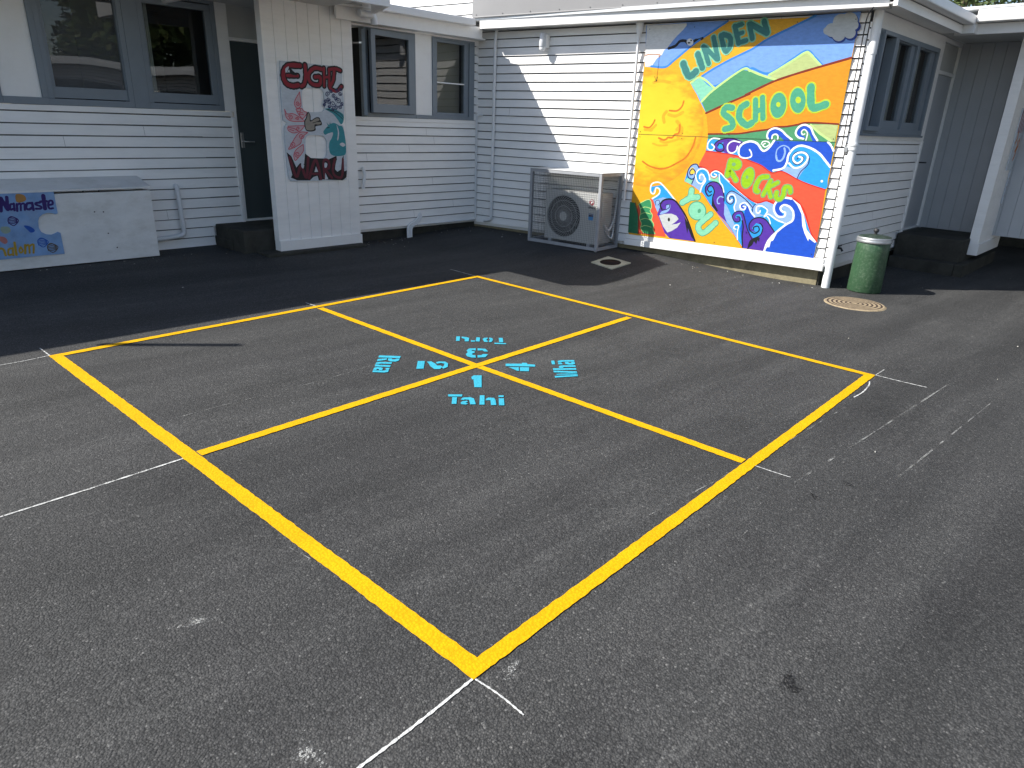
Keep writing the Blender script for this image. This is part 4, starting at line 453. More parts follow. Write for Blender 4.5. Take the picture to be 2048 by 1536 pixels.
def room(mb, F, u0, u1, z0, z1, d0, d1, mi=0):
    """open-fronted dark room behind a window"""
    A = lambda u, d, z: F(u, -d, z)
    mb.face([A(u0, d1, z0), A(u1, d1, z0), A(u1, d1, z1), A(u0, d1, z1)], mi)
    for z in (z0, z1): mb.face([A(u0, d0, z), A(u1, d0, z), A(u1, d1, z), A(u0, d1, z)], mi)
    for u in (u0, u1): mb.face([A(u, d0, z0), A(u, d1, z0), A(u, d1, z1), A(u, d0, z1)], mi)
def FW(b): return lambda u, o, z: W(u, b - o, z)     # classroom walls face -EN
def FM(u, o, z): return Vector((XW - o, u, z))       # end wall faces -X

# ================================================================== GROUND
asphalt()
def axis(lo, hi, st, far):
    c = [lo + i * st for i in range(int((hi - lo) / st) + 1)]
    out = [lo - d for d in far[::-1]] + c + [c[-1] + d for d in far]
    return out
gx = axis(-7, 11, 0.12, [1, 3, 7, 14, 26, 45, 80]); gy = axis(-9, 8, 0.12, [1, 3, 7, 14, 26, 45, 80])
g = MB()
g.v = [(x, y, gz(x, y)) for y in gy for x in gx]
nx = len(gx)
g.f = [(j * nx + i, j * nx + i + 1, (j + 1) * nx + i + 1, (j + 1) * nx + i) for j in range(len(gy) - 1) for i in range(nx - 1)]
g.m = [0] * len(g.f); g.sm = [True] * len(g.f)
ground = tag(g.build('ground', MATS['asphalt'], origin=Vector((0, 0, 0))), kind='structure')

YEL = ground_paint('yellow_court_paint', (0.68, 0.37, 0.0025), 0.0, 0.30)
CYAN = ground_paint('cyan_stencil_paint', (0.045, 0.38, 0.515), 0.0, 0.3)
CHALKM = ground_paint('white_chalk', (0.62, 0.62, 0.60), 0.42, 0.5)
FAINTM = ground_paint('faint_chalk', (0.26, 0.26, 0.25), 0.53, 0.5)
def FG(h): return lambda u, v, l: Vector((u, v, gz(u, v) + h + 0.0002 * l))
def line(mb, p, q, w, h, ext0=0, ext1=0, side=0.0, seed=0):
    """painted line following the ground, with faintly uneven edges"""
    p = Vector(p); q = Vector(q); d = (q - p).normalized(); nrm = Vector((-d.y, d.x))
    p = p - d * ext0; q = q + d * ext1; n = max(2, int((q - p).length / 0.022)); rnd = random.Random(seed)
    el = [rnd.uniform(-1, 1) * 0.0022 for _ in range(n + 1)]; er = [rnd.uniform(-1, 1) * 0.0022 for _ in range(n + 1)]
    pt = []
    for i in range(n + 1):
        c = p.lerp(q, i / n) + nrm * side
        l, r = c + nrm * (w / 2 + el[i]), c - nrm * (w / 2 + er[i])
        pt.append((Vector((l.x, l.y, gz(l.x, l.y) + h)), Vector((r.x, r.y, gz(r.x, r.y) + h))))
    for i in range(n): mb.face([pt[i][0], pt[i][1], pt[i + 1][1], pt[i + 1][0]])
CP = {k: Vector((v[0] / 1000, v[1] / 1000)) for k, v in COURT.items()}
LWD = 0.062
court = thing('court_marking', Vector((0, 0, gz(0, 0))), R(-7.15), 'yellow painted four-square court with crossing middle lines on the black asphalt', 'court marking')
for i, (a, b2, k0, k1) in enumerate((('A', 'D', 0, 0), ('D', 'C', -LWD, 0), ('C', 'B', -LWD, 0), ('B', 'A', -LWD, -LWD))):
    mb = MB(); lw = 0.071 if i == 0 else 0.058; line(mb, CP[a], CP[b2], lw, 0.004, -0.071 if i == 1 else (-0.058 if k0 else 0), (-0.071 if i == 3 else 0), side=lw / 2, seed=i); mb.build('outer_line', YEL, court)
mb = MB(); line(mb, CP['DA'], CP['BC'], LWD * 0.95, 0.0039, -0.0700, -0.0565, seed=8); mb.build('middle_line', YEL, court)
for s0, s1, e0, e1 in (('AB', 'O', -0.0565, -LWD * 0.47), ('O', 'CD', -LWD * 0.47, -0.0565)):
    mb = MB(); line(mb, CP[s0], CP[s1], LWD * 0.95, 0.0038, e0, e1, seed=9); mb.build('middle_line', YEL, court)
LAB = {'1': 'cyan stencilled numeral 1 painted in the near square of the court', '2': 'cyan stencilled numeral 2 painted in the left square of the court',
       '3': 'cyan stencilled numeral 3 painted in the far square of the court', '4': 'cyan stencilled numeral 4 painted in the right square of the court',
       'Tahi': 'cyan stencilled word Tahi below the numeral 1', 'Rua': 'cyan stencilled word Rua beside the numeral 2',
       'Toru': 'cyan stencilled word Toru beyond the numeral 3', 'Whā': 'cyan stencilled word Whā beside the numeral 4'}
for k, polys in GTXT.items():
    mb = MB()
    for p in polys: mb.face([(x, y, gz(x, y) + 0.004) for x, y in pairs(p)])
    tag(mb.build('stencil_numeral' if k.isdigit() else 'stencil_word', CYAN), LAB[k], 'painted number' if k.isdigit() else 'painted word', 'cyan stencilled numbers and words of the court')
CHL = ['long white chalk line running left from the court edge to the photo border', 'thick white chalk line running from the nearest court corner toward the viewer', 'short white chalk line right of the nearest court corner',
       'short white chalk line beyond the right end of the middle line', 'white chalk line extending right from the right court corner', 'tiny chalk tick above the right court corner', 'small curved chalk mark beside the right court corner',
       'thin chalk line past the far court corner in the shade', 'tiny chalk tick past the left middle line in the shade', 'short chalk tick past the left court corner in the shade', 'thin chalk line left of the left court corner along the shadow edge']
for i, (w, flat) in enumerate(CHALK):
    mb = MB(); ribbon(mb, FG(0.0028), pairs(flat), w * 0.001, 0, 0, 12, wob=0.35)
    tag(mb.build('chalk_line', CHALKM), CHL[i], 'chalk line', 'chalk setting-out lines around the court')
FTL = ['faint dashed chalk line crossing the left half of the court', 'tiny faint chalk dash left of the near square', 'long faint scuff line right of the court, the nearer of the pair', 'faint scuff line right of the court, the farther of the pair',
       'faint pale scuff near the right photo border', 'tiny faint chalk dash beside the right court line', 'tiny chalk dash inside the right court corner', 'tiny faint chalk dash left of the near court line']
for i, (w, flat) in enumerate(FAINT):
    mb = MB(); ribbon(mb, FG(0.0022), pairs(flat), w * 0.001, 0, 0, 12, wob=0.4)
    tag(mb.build('scuff_line', FAINTM), FTL[i], 'scuff', 'faint scuffs and chalk traces')
OILM = ground_paint('oil_stain', (0.018, 0.018, 0.019), 0.56, 0.5)
def blot(name, mat, x, y, rx, ry, ang, label, cat, group, seed):
    rd = random.Random(seed); mb = MB(); ring_ = []
    for i in range(28):
        a = i / 28 * 6.2832; k = 1 + 0.28 * math.sin(3 * a + seed) + 0.15 * rd.uniform(-1, 1)
        u, v = rx * k * math.cos(a), ry * k * math.sin(a); ring_.append((x + u * math.cos(ang) - v * math.sin(ang), y + u * math.sin(ang) + v * math.cos(ang)))
    mb.face([(p[0], p[1], gz(*p) + 0.0016) for p in ring_]); tag(mb.build(name, mat), label, cat, group)
for i, (x, y, rx, ry, lab) in enumerate(((-1.646, -2.517, 0.05, 0.03, 'largest dark oil stain low in the right half of the photo'), (-1.690, -2.441, 0.03, 0.02, 'dark oil stain just left of the largest oil stain'), (-0.138, -2.404, 0.035, 0.02, 'small dark spot right of the court, the farther of two'),
        (-0.377, -2.32, 0.04, 0.022, 'small dark spot right of the court, the nearer of two'), (-1.216, -2.512, 0.025, 0.015, 'tiny dark spot midway between the oil stains and the court'))):
    blot('oil_stain', OILM, x, y, rx, ry, 0.4 * i, lab, 'stain', 'dark stains on the asphalt', i)
SMUD = ground_paint('chalk_smudge', (0.5, 0.5, 0.48), 0.565, 0.5)
for i, (x, y, rx, ry, lab) in enumerate(((-2.150, -1.80, 0.05, 0.022, 'speckled chalk smudge right of the nearest court corner'), (-2.593, -0.848, 0.06, 0.02, 'speckled chalk smudge left of the near court line'), (-2.714, -1.507, 0.12, 0.05, 'faint speckled chalk smudge near the bottom edge left of the thick chalk line'))):
    blot('chalk_smudge', SMUD, x, y, rx, ry, -0.7 * i, lab, 'smudge', 'chalk smudges on the asphalt', 20 + i)
# pale litter
LIT = mottled('pale_litter', (0.55, 0.53, 0.48), 0.3, 60, 0.8, 0.2)
for x, y in DEB:
    mb = MB(); a0 = random.uniform(0, 6); r0 = random.uniform(0.006, 0.014) * (0.6 if y < -1 else 1); z = gz(x, y)
    rim = [Vector((x + math.cos(a0 + t) * r0 * random.uniform(0.6, 1.5), y + math.sin(a0 + t) * r0 * random.uniform(0.4, 0.8), z + random.uniform(0.002, 0.008))) for t in (0, 1.2, 2.2, 3.3, 4.4, 5.3)]
    mb.face(rim); top = Vector((x, y, z + 0.009))
    for i in range(6): mb.face([rim[i], rim[(i + 1) % 6], top])
    tag(mb.build('leaf_scrap', LIT), 'tiny pale dry leaf scrap lying on the asphalt', 'leaf litter', 'pale scraps scattered on the asphalt')

BRN = mottled('dry_leaf_brown', (0.16, 0.115, 0.06), 0.4, 60, 0.9, 0.1)
mb = MB(); rd = random.Random(5)
def bit(x, y, s):
    z = gz(x, y) + 0.002; a = rd.uniform(0, 6.28); c, q = math.cos(a), math.sin(a); l, w = s, s * rd.uniform(0.25, 0.6)
    mb.face([(x - c * l, y - q * l, z), (x + q * w, y - c * w, z + s * rd.uniform(0.1, 0.5)), (x + c * l, y + q * l, z + s * 0.2), (x - q * w, y + c * w, z + s * rd.uniform(0.05, 0.4))], rd.choice((0, 0, 0, 1)))
for k in range(90):
    p = W(rd.uniform(-2.0, 0), -0.02 - abs(rd.gauss(0, 0.10)), 0); bit(p.x, p.y, rd.uniform(0.006, 0.016))
for k in range(60):
    p = W(rd.uniform(-5.6, -3.5), 0.30 - abs(rd.gauss(0, 0.10)), 0); bit(p.x, p.y, rd.uniform(0.005, 0.013))
for k in range(80): bit(4.53 - abs(rd.gauss(0, 0.12)), rd.uniform(-1.2, 3.5), rd.uniform(0.005, 0.013))
for k in range(40):
    p = W(rd.uniform(1.0, 2.8), -4.85 - abs(rd.gauss(0, 0.15)), 0); bit(p.x, p.y, rd.uniform(0.006, 0.014))
lt = mb.build('leaf_litter', [BRN, LIT], origin=Vector((0, 0, 0))); tag(lt, 'dry brown leaf bits and grit gathered along the wall bases', 'leaf litter', kind='stuff')

# ================================================================== LEFT CLASSROOM WING
Bw1, Bpost = 0.75, -0.12
left = thing('classroom_building', W(-1.2, 0, 0.05), SK, 'white weatherboard classroom wing with grey windows, dark recessed door and entry screen at left', 'building')
F1 = FW(Bw1); F2 = FW(0.0)
# wall beside the door
mb = MB()
mb.box(FW(Bw1 - 0.0), -8.5, -3.157, -0.10, -0.020, 0.05, 1.53)
boards(mb, F1, -8.5, -3.520, 0.09, 13, 0.111, ztop=1.535)
boards(mb, F1, -3.5201, -3.160, 0.09 + 0.111 * 2, 11, 0.111, ztop=1.535)
mb.bbox(F1, -8.5, -3.15, -0.002, 0.024, 1.533, 1.586, 0.004)
mb.bbox(F1, -3.165, -3.125, 0.0, 0.03, 0.30, 1.53, 0.004)
mb.bbox(F1, -3.235, -3.10, 0.0, 0.022, 1.5875, 2.75, 0.004)
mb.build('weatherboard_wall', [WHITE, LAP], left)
def window(parent, F, u0, u1, z0, z1, sash, gl, mat_glass=GLASS, depth=1.6, frame_out=0.03, curtain=None, blind=None, fw=(0.05, 0.05, 0.06, 0.05), sash_out=0.012):
    mb = MB(); ring(mb, F, u0, u1, z0, z1, *fw, -0.08, frame_out); f = mb.build('window', GREYF, parent)
    ga, gb, gc, gd = gl
    if sash:
        mb = MB(); a, b2, c, d = sash; ring(mb, F, a, b2, c, d, ga - a, b2 - gb, gc - c, d - gd, -0.05, sash_out); mb.build('sash', GREYF, f)
        mb = MB(); mb.face([F(ga - 0.003, -0.018, gc - 0.003), F(gb + 0.003, -0.018, gc - 0.003), F(gb + 0.003, -0.018, gd + 0.003), F(ga - 0.003, -0.018, gd + 0.003)]); mb.build('pane', mat_glass, f)
    mb = MB(); room(mb, F, u0 + 0.002, u1 - 0.002, z0 + 0.002, z1 - 0.002, 0.085, depth); mb.build('interior', DARKIN, f)
    if curtain:
        mb = MB(); n = 14
        cu = [(curtain[0] + (curtain[1] - curtain[0]) * i / n, -0.10 - 0.012 * math.sin(i * 1.9)) for i in range(n + 1)]
        for i in range(n): mb.face([F(cu[i][0], cu[i][1], gc - 0.02), F(cu[i + 1][0], cu[i + 1][1], gc - 0.02), F(cu[i + 1][0], cu[i + 1][1], gd + 0.02), F(cu[i][0], cu[i][1], gd + 0.02)], smooth=True)
        mb.build('curtain', CURT, f)
    if blind:
        mb = MB(); mb.box(F, ga - 0.02, gb + 0.02, -0.12, -0.115, blind[0], blind[1]); mb.build('blind', BLIND, f)
    return f
TOP1 = 2.72
window(left, F1, -4.975, -4.197, 1.5875, TOP1, (-4.935, -4.225, 1.655, 2.66), (-4.895, -4.258, 1.757, 2.60), HAZEG)
window(left, F1, -4.049, -3.237, 1.5875, TOP1, (-4.015, -3.285, 1.655, 2.66), (-3.982, -3.348, 1.752, 2.60), GLASS, curtain=(-3.99, -3.90))
window(left, F1, -8.4, -5.352, 1.5875, TOP1, (-8.3, -5.40, 1.655, 2.66), (-8.2, -5.45, 1.757, 2.60), HAZEG)
mb = MB(); mb.bbox(F1, -4.197, -4.049, -0.05, 0.034, 1.5875, TOP1, 0.004); mb.build('mullion', GREYF, left)
mb = MB(); mb.bbox(F1, -5.352, -4.975, -0.05, 0.036, 1.5875, 1.652, 0.004); mb.build('sill', GREYF, left)
mb = MB(); mb.bbox(F1, -5.352, -5.027, -0.05, 0.012, 1.652, TOP1, 0.003); mb.build('infill_panel', TRIMW, left)
mb = MB(); mb.bbox(F1, -5.027, -4.975, -0.05, 0.034, 1.652, TOP1, 0.003); mb.build('window_post', GREYF, left)
# door in the recess
mb = MB(); ring(mb, F1, -3.125, -2.22, 0.34, 2.75, 0.028, 0.03, 0.022, 0.05, -0.10, 0.012)
mb.bbox(F1, -3.097, -2.25, -0.08, 0.004, 2.336, 2.372, 0.003)
df = mb.build('door_frame', TRIMW, left)
mb = MB(); mb.bbox(F1, -3.097, -2.25, -0.07, -0.012, 2.372, 2.70, 0.003); mb.build('transom_panel', SOFFIT, df)
mb = MB(); mb.bbox(F1, -3.094, -2.253, -0.06, -0.015, 0.365, 2.333, 0.004); door = mb.build('door', DOORD, left)
mb = MB(); mb.bbox(F1, -3.065, -3.025, -0.016, -0.008, 1.19, 1.36, 0.003)
mb.tube([F1(-3.045, -0.01, 1.262), F1(-3.045, 0.045, 1.262), F1(-3.035, 0.055, 1.262), F1(-2.93, 0.055, 1.258)], 0.009, 8); mb.build('handle', CHROME, door)
# porch side wall, floor and step
mb = MB(); grooved(mb, lambda u, o, z: W(-2.22 - o * 0 + 0.0, Bw1 - u, z) + EA * (-o), 0.0, 0.75, 0.33, 2.72, 0.10, 0.137); mb.build('porch_wall', WHITE, left)
mb = MB()
mb.bbox(lambda u, v, z: W(u, v, z), -3.50, -2.225, 0.02, 0.744, -0.05, 0.335, 0.012)
mb.bbox(lambda u, v, z: W(u, v, z), -3.52, -3.36, 0.30, 0.745, -0.05, 0.20, 0.012)
mb.bbox(lambda u, v, z: W(u, v, z), -3.36, -2.05, -0.26, 0.018, -0.05, 0.10, 0.012)
mb.build('porch_step', CONCD, left)
# entry screen
F3 = FW(Bpost)
mb = MB(); grooved(mb, F3, -3.138, -2.046, 0.21, 2.72, -3.005, 0.137, th=0.10)
mb.bbox(F3, -3.146, -3.128, -0.104, 0.004, 0.21, 2.72, 0.003)
scr = mb.build('entry_screen', WHITE, left)
mb = MB(); c = lambda u, o: (F3(u, o, 0.074 if u < -2.5 else 0.056), F3(u, o, 0.216 if u < -2.5 else 0.206))
q = [c(-3.142, 0.022), c(-2.036, 0.022), c(-2.036, -0.105), c(-3.142, -0.105)]
mb.hexa([x[0] for x in q] + [x[1] for x in q]); mb.build('skirting_board', TRIMW, scr)
# wing wall with two windows
op = [(-2.3, -0.055, 1.585, 2.57)]
mb = MB(); boards(mb, F2, -2.215, 0.034, 0.236, 23, 0.104, op, ztop=2.60)
mb.box(F2, -2.215, 0.03, -0.10, -0.020, 0.20, 1.585); mb.box(F2, -2.215, 0.03, -0.10, -0.020, 2.57, 2.80)
mb.bbox(F2, -2.215, -0.03, 0.0, 0.026, 1.540, 1.584, 0.004)
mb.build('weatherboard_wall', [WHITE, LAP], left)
mb = MB(); mb.box(F2, -2.215, 0.05, -0.12, -0.05, -0.1, 0.24); mb.build('foundation', CONCD, left)
wf = window(left, F2, -1.82, -1.062, 1.5855, 2.568, None, (-1.742, -1.184, 1.735, 2.49), GLASS, fw=(0.05, 0.03, 0.045, 0.02))
TA = R(7.5)
FT = lambda u, o, z: W(-1.094 - u * math.cos(TA) + o * math.sin(TA), -0.012 - u * math.sin(TA) - o * math.cos(TA), z)   # casement hinged on its right edge, ajar
mb = MB(); ring(mb, FT, 0.0, 0.705, 1.635, 2.545, 0.09, 0.065, 0.10, 0.06, -0.02, 0.025); sa = mb.build('sash', GREYF, wf)
mb = MB(); mb.face([FT(0.643, 0.0, 1.733), FT(0.088, 0.0, 1.733), FT(0.088, 0.0, 2.487), FT(0.643, 0.0, 2.487)]); mb.build('pane', GLASS, wf)
window(left, F2, -0.785, -0.056, 1.5855, 2.568, (-0.735, -0.15, 1.628, 2.55), (-0.697, -0.225, 1.672, 2.515), GLASS, fw=(0.05, 0.09, 0.045, 0.02), blind=(1.6, 2.55))
mb = MB(); mb.bbox(F2, -1.062, -0.785, -0.05, 0.014, 1.63, 2.568, 0.003); mb.build('infill_panel', TRIMW, left)
mb = MB(); mb.bbox(F2, -1.062, -0.785, -0.05, 0.034, 1.5855, 1.63, 0.003); mb.build('sill', GREYF, left)
mb = MB(); mb.bbox(F2, -0.70, -0.222, -0.04, 0.014, 2.028, 2.044, 0.003); mb.build('meeting_rail', TRIMW, left)
# casement standing open beside the screen
Fo = lambda u, o, z: W(-1.80 - 0.16 * u + 0.05 * o, -0.05 - 0.30 * u, z)
fr = MB(); ring(fr, lambda u, o, z: W(-1.835, -0.03, z) + (EA * -0.55 + EN * -0.83) * u + (EA * 0.83 + EN * -0.55) * o, 0.0, 0.17, 1.60, 2.52, 0.03, 0.04, 0.06, 0.04, -0.02, 0.02)
cs = fr.build('open_casement', GREYF, left)
mb = MB(); FF = lambda u, o, z: W(-1.835, -0.03, z) + (EA * -0.55 + EN * -0.83) * u + (EA * 0.83 + EN * -0.55) * o
mb.face([FF(0.03, 0, 1.66), FF(0.13, 0, 1.66), FF(0.13, 0, 2.48), FF(0.03, 0, 2.48)]); mb.build('pane', GLASS, cs)
# roofs: main eave, porch canopy, wing gutter
def WB(u, v, z): return W(u, v, z)
mb = MB()
mb.hexa([W(-9, -0.235, 2.74), W(-3.90, -0.235, 2.74), W(-3.90, 6, 3.0), W(-9, 6, 3.0), W(-9, -0.235, 2.79), W(-3.90, -0.235, 2.79), W(-3.90, 6, 3.06), W(-9, 6, 3.06)])
mb.hexa([W(-2.33, -1.15, 2.87), W(-2.31, -1.15, 2.87), W(-1.83, -0.18, 2.87), W(-2.33, -0.18, 2.87), W(-2.33, -1.15, 2.905), W(-2.31, -1.15, 2.905), W(-1.83, -0.18, 2.905), W(-2.33, -0.18, 2.905)])  # canopy end slanted, out of sight, to throw shade on the heat pump
mb.hexa([W(-3.77, -1.15, 2.86), W(-2.335, -1.15, 2.86), W(-2.15, 6, 3.05), W(-3.77, 6, 3.05), W(-3.77, -1.15, 2.90), W(-2.335, -1.15, 2.90), W(-2.15, 6, 3.09), W(-3.77, 6, 3.09)])
mb.hexa([W(-2.149, -0.22, 2.77), W(-0.27, -0.22, 2.77), W(0.3, 6, 3.0), W(-2.149, 6, 3.0), W(-2.149, -0.22, 2.795), W(-0.27, -0.22, 2.795), W(0.3, 6, 3.03), W(-2.149, 6, 3.03)])
mb.build('roof', ROOFM, left)
mb = MB(); mb.bbox(WB, -9, -3.785, -0.265, -0.225, 2.68, 2.795, 0.004); mb.bbox(WB, -9, -3.785, -0.224, 0.74, 2.722, 2.738, 0.003); mb.build('eave', TRIMW, left)
mb = MB()
mb.bbox(WB, -3.78, -2.31, -1.23, -1.19, 2.615, 2.93, 0.004); mb.bbox(WB, -3.78, -3.74, -1.189, 0.745, 2.615, 2.86, 0.004); mb.hexa([W(-2.35, -1.189, 2.615), W(-2.31, -1.189, 2.615), W(-1.90, -0.365, 2.66), W(-1.94, -0.365, 2.66), W(-2.35, -1.189, 2.93), W(-2.31, -1.189, 2.93), W(-1.90, -0.365, 2.93), W(-1.94, -0.365, 2.93)])
cn = mb.build('canopy_fascia', TRIMW, left)
mb = MB(); mb.bbox(WB, -3.738, -2.352, -1.188, 0.742, 2.70, 2.725, 0.003); mb.bbox(WB, -2.3515, -2.05, -0.36, -0.02, 2.722, 2.74, 0.003); mb.build('canopy_soffit', SOFFIT, cn)
mb = MB(); mb.bbox(WB, -2.308, -0.31, -0.325, -0.215, 2.715, 2.80, 0.012); mb.build('gutter', TRIMW, left)
mb = MB(); mb.bbox(WB, -2.30, -0.09, -0.2135, -0.18, 2.585, 2.73, 0.004); mb.bbox(WB, -2.04, 0.0, -0.1785, -0.002, 2.588, 2.607, 0.003); mb.build('eave', TRIMW, left)
# gutter outlet stub beside the screen
mb = MB(); mb.tube(rounded([W(-2.06, -0.31, 2.66), W(-1.87, -0.31, 2.655), W(-1.865, -0.31, 2.56)], 0.06), 0.04, 14); mb.build('gutter_outlet', PIPEW, left)
# waste pipes and conduits fixed to the wing
def pipe(parent, name, pts, r, mat=PIPEW, seg=12, clips=()):
    mb = MB(); mb.tube([tuple(p) for p in spline([Vector(p) for p in pts], 1)] if len(pts) < 3 else pts, r, seg)
    for p, q2 in clips: mb.tube([p, q2], r * 1.28, seg)
    return mb.build(name, mat, parent)
pipe(left, 'waste_pipe', rounded([W(-3.90, 0.76, 0.785), W(-3.90, 0.69, 0.785), W(-3.885, 0.69, 0.24), W(-4.28, 0.69, 0.21)], 0.06), 0.026, clips=[(W(-3.888, 0.69, 0.40), W(-3.888, 0.69, 0.36))])
for k in range(3):
    pipe(left, 'service_pipe', rounded([W(-1.19 - 0.03 * k, -0.045, 0.05), W(-1.19 - 0.03 * k, -0.045, 0.215 + 0.01 * k), W(-1.06 - 0.012 * k, -0.04, 0.265 + 0.022 * k), W(-1.0 - 0.01 * k, -0.03, 0.35 + 0.02 * k)], 0.05), 0.014, seg=10)
pipe(left, 'service_pipe', [W(-1.15, -0.032, 0.238), W(-0.03, -0.032, 0.238)], 0.010, seg=8)
pipe(left, 'standpipe', rounded([W(-1.93, -0.05, 1.0), W(-1.905, -0.06, 0.93), W(-1.94, -0.06, 0.74)], 0.04), 0.022, seg=10)

# ================================================================== END-WALL BUILDING (with the mural)
BF = -4.80                                 # its side wall
right = thing('mural_building', Vector((XW, 1.2, 0.05)), 0, 'white weatherboard building with the painted end wall and a grey-windowed side entry at right', 'building')
mb = MB()
boards(mb, FM, -1.225, 3.66, 0.203, 24, 0.1045, ztop=2.70)
mb.box(FM, -1.20, 3.70, -0.12, -0.020, 0.16, 2.95)
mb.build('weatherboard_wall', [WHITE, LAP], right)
mb = MB(); mb.bbox(FM, -1.235, 1.16, 0.0, 0.035, 0.245, 0.298, 0.004); mb.bbox(FM, -1.245, 1.16, 0.0, 0.062, 0.168, 0.242, 0.005); mb.build('base_board', TRIMW, right)
mb = MB(); mb.box(FM, -1.19, 3.9, -0.11, -0.03, -0.25, 0.20); mb.build('foundation', CONC, right)
# side wall
F4 = FW(BF)
op = [(1.0, 3.08, 1.59, 2.57), (3.28, 4.2, 0, 3)]
mb = MB(); boards(mb, F4, 0.80, 3.28, 0.213, 23, 0.1067, op, ztop=2.62)
mb.box(F4, 0.83, 3.28, -0.10, -0.020, 0.15, 1.58)
mb.bbox(F4, 0.82, 3.285, 0.0, 0.026, 1.532, 1.588, 0.004)
mb.bbox(F4, 3.24, 3.30, 0.0, 0.030, 0.39, 1.53, 0.004)
mb.bbox(F4, 3.085, 3.285, 0.0, 0.022, 1.59, 2.72, 0.004)
mb.bbox(F4, 0.80, 0.985, 0.0, 0.022, 1.59, 2.72, 0.004)
mb.bbox(F4, 0.985, 3.085, -0.02, 0.024, 2.572, 2.72, 0.004)
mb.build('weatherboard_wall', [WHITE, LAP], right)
mb = MB(); mb.box(F4, 0.85, 6, -0.12, -0.05, -0.2, 0.22); mb.build('foundation', CONCD, right)
# casement 1 stands slightly proud
f = window(right, F4, 0.99, 1.53, 1.59, 2.57, (1.01, 1.40, 1.62, 2.555), (1.05, 1.362, 1.665, 2.52), HAZEG, sash_out=0.075, frame_out=0.04)
window(right, F4, 1.53, 2.27, 1.59, 2.57, (1.575, 2.235, 1.635, 2.555), (1.655, 2.10, 1.735, 2.51), GLASS, frame_out=0.04, curtain=(1.92, 2.09))
window(right, F4, 2.27, 3.083, 1.59, 2.57, (2.31, 3.01, 1.635, 2.555), (2.40, 2.85, 1.73, 2.51), GLASS, frame_out=0.04, curtain=(2.66, 2.84))
mb = MB(); mb.bbox(F4, 0.985, 3.09, 0.0, 0.06, 1.568, 1.589, 0.004); mb.build('sill', GREYF, right)
# right porch: door, end wall, floor, screen, canopy
mb = MB(); ring(mb, F4, 3.302, 4.098, 0.40, 2.72, 0.03, 0.03, 0.02, 0.05, -0.10, 0.012)
mb.bbox(F4, 3.332, 4.068, -0.08, 0.004, 2.32, 2.36, 0.003); dfr = mb.build('door_frame', TRIMW, right)
mb = MB(); mb.bbox(F4, 3.332, 4.068, -0.07, -0.02, 2.36, 2.67, 0.003); mb.build('transom_panel', SOFFIT, dfr)
mb = MB(); mb.bbox(F4, 3.334, 4.066, -0.05, -0.020, 0.422, 2.318, 0.004); door2 = mb.build('door', DOORW, right)
mb = MB(); mb.bbox(F4, 3.36, 3.40, -0.007, 0.003, 1.20, 1.36, 0.003)
mb.tube([F4(3.38, 0, 1.27), F4(3.38, 0.05, 1.27), F4(3.39, 0.06, 1.27), F4(3.49, 0.06, 1.268)], 0.009, 8); mb.build('handle', DARKM, door2)
FP = lambda u, o, z: W(4.10 - o, BF - u, z)     # porch end wall faces -EA
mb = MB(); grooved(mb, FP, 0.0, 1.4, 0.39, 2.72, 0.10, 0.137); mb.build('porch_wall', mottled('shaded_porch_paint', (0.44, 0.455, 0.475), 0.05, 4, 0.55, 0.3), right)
mb = MB(); mb.bbox(WB, 3.06, 4.099, -5.60, BF - 0.032, -0.1, 0.398, 0.012); mb.build('porch_floor', CONCD, right)
mb = MB(); mb.bbox(WB, 2.86, 4.62, -5.70, -5.602, -0.1, 0.13, 0.012); mb.bbox(WB, 2.86, 3.058, -5.60, BF - 0.05, -0.1, 0.128, 0.012); mb.build('porch_step', CONCD, right)
F5 = FW(-5.69)
mb = MB(); grooved(mb, F5, 3.40, 4.56, 0.34, 2.72, 3.53, 0.137, th=0.10); mb.bbox(F5, 3.385, 3.40, -0.104, 0.004, 0.34, 2.72, 0.003)
sc2 = mb.build('entry_screen', WHITE, right)
mb = MB(); mb.bbox(F5, 3.378, 4.58, -0.09, 0.022, 0.195, 0.34, 0.004); mb.build('skirting_board', TRIMW, sc2)
mb = MB()
mb.bbox(WB, 0.52, 2.9345, -5.0895, -5.05, 2.690, 2.775, 0.001); mb.bbox(WB, 0.60, 3.0, -5.05, BF - 0.026, 2.722, 2.738, 0.003); mb.build('eave', TRIMW, right)
mb = MB(); mb.bbox(WB, 0.52, 2.934, -5.20, -5.092, 2.778, 2.872, 0.012); mb.build('gutter', TRIMW, right)
mb = MB()
mb.bbox(WB, 2.935, 2.975, -10.5, -4.98, 2.690, 2.798, 0.002); mb.bbox(WB, 2.80, 2.9345, -5.21, -5.09, 2.690, 2.777, 0.002); cf = mb.build('canopy_fascia', TRIMW, right)
mb = MB(); mb.bbox(WB, 2.976, 7.5, -10.5, -4.84, 2.722, 2.74, 0.003); mb.build('canopy_soffit', SOFFIT, cf)  # soffit and roof stretched past the porch, unseen, to darken porch and far wall
mb = MB(); mb.bbox(WB, 2.80, 2.93, -10.5, -5.205, 2.802, 2.93, 0.012); mb.build('gutter', TRIMW, right)
mb = MB(); mb.bbox(WB, 2.80, 9, -10.5, -4.3, 2.932, 2.96, 0.004); mb.build('stretched_canopy_roof', ROOFM, right)
# far wall of the same building beyond the porch
mb = MB(); FQ = lambda u, o, z: W(6.6 - o, BF - u, z)
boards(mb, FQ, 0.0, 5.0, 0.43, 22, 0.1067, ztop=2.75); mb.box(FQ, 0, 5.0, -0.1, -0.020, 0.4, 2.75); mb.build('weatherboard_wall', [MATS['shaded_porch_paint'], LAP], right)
mb = MB(); mb.box(FQ, 0, 5.0, -0.12, -0.04, -0.2, 0.43); mb.build('foundation', CONCD, right)
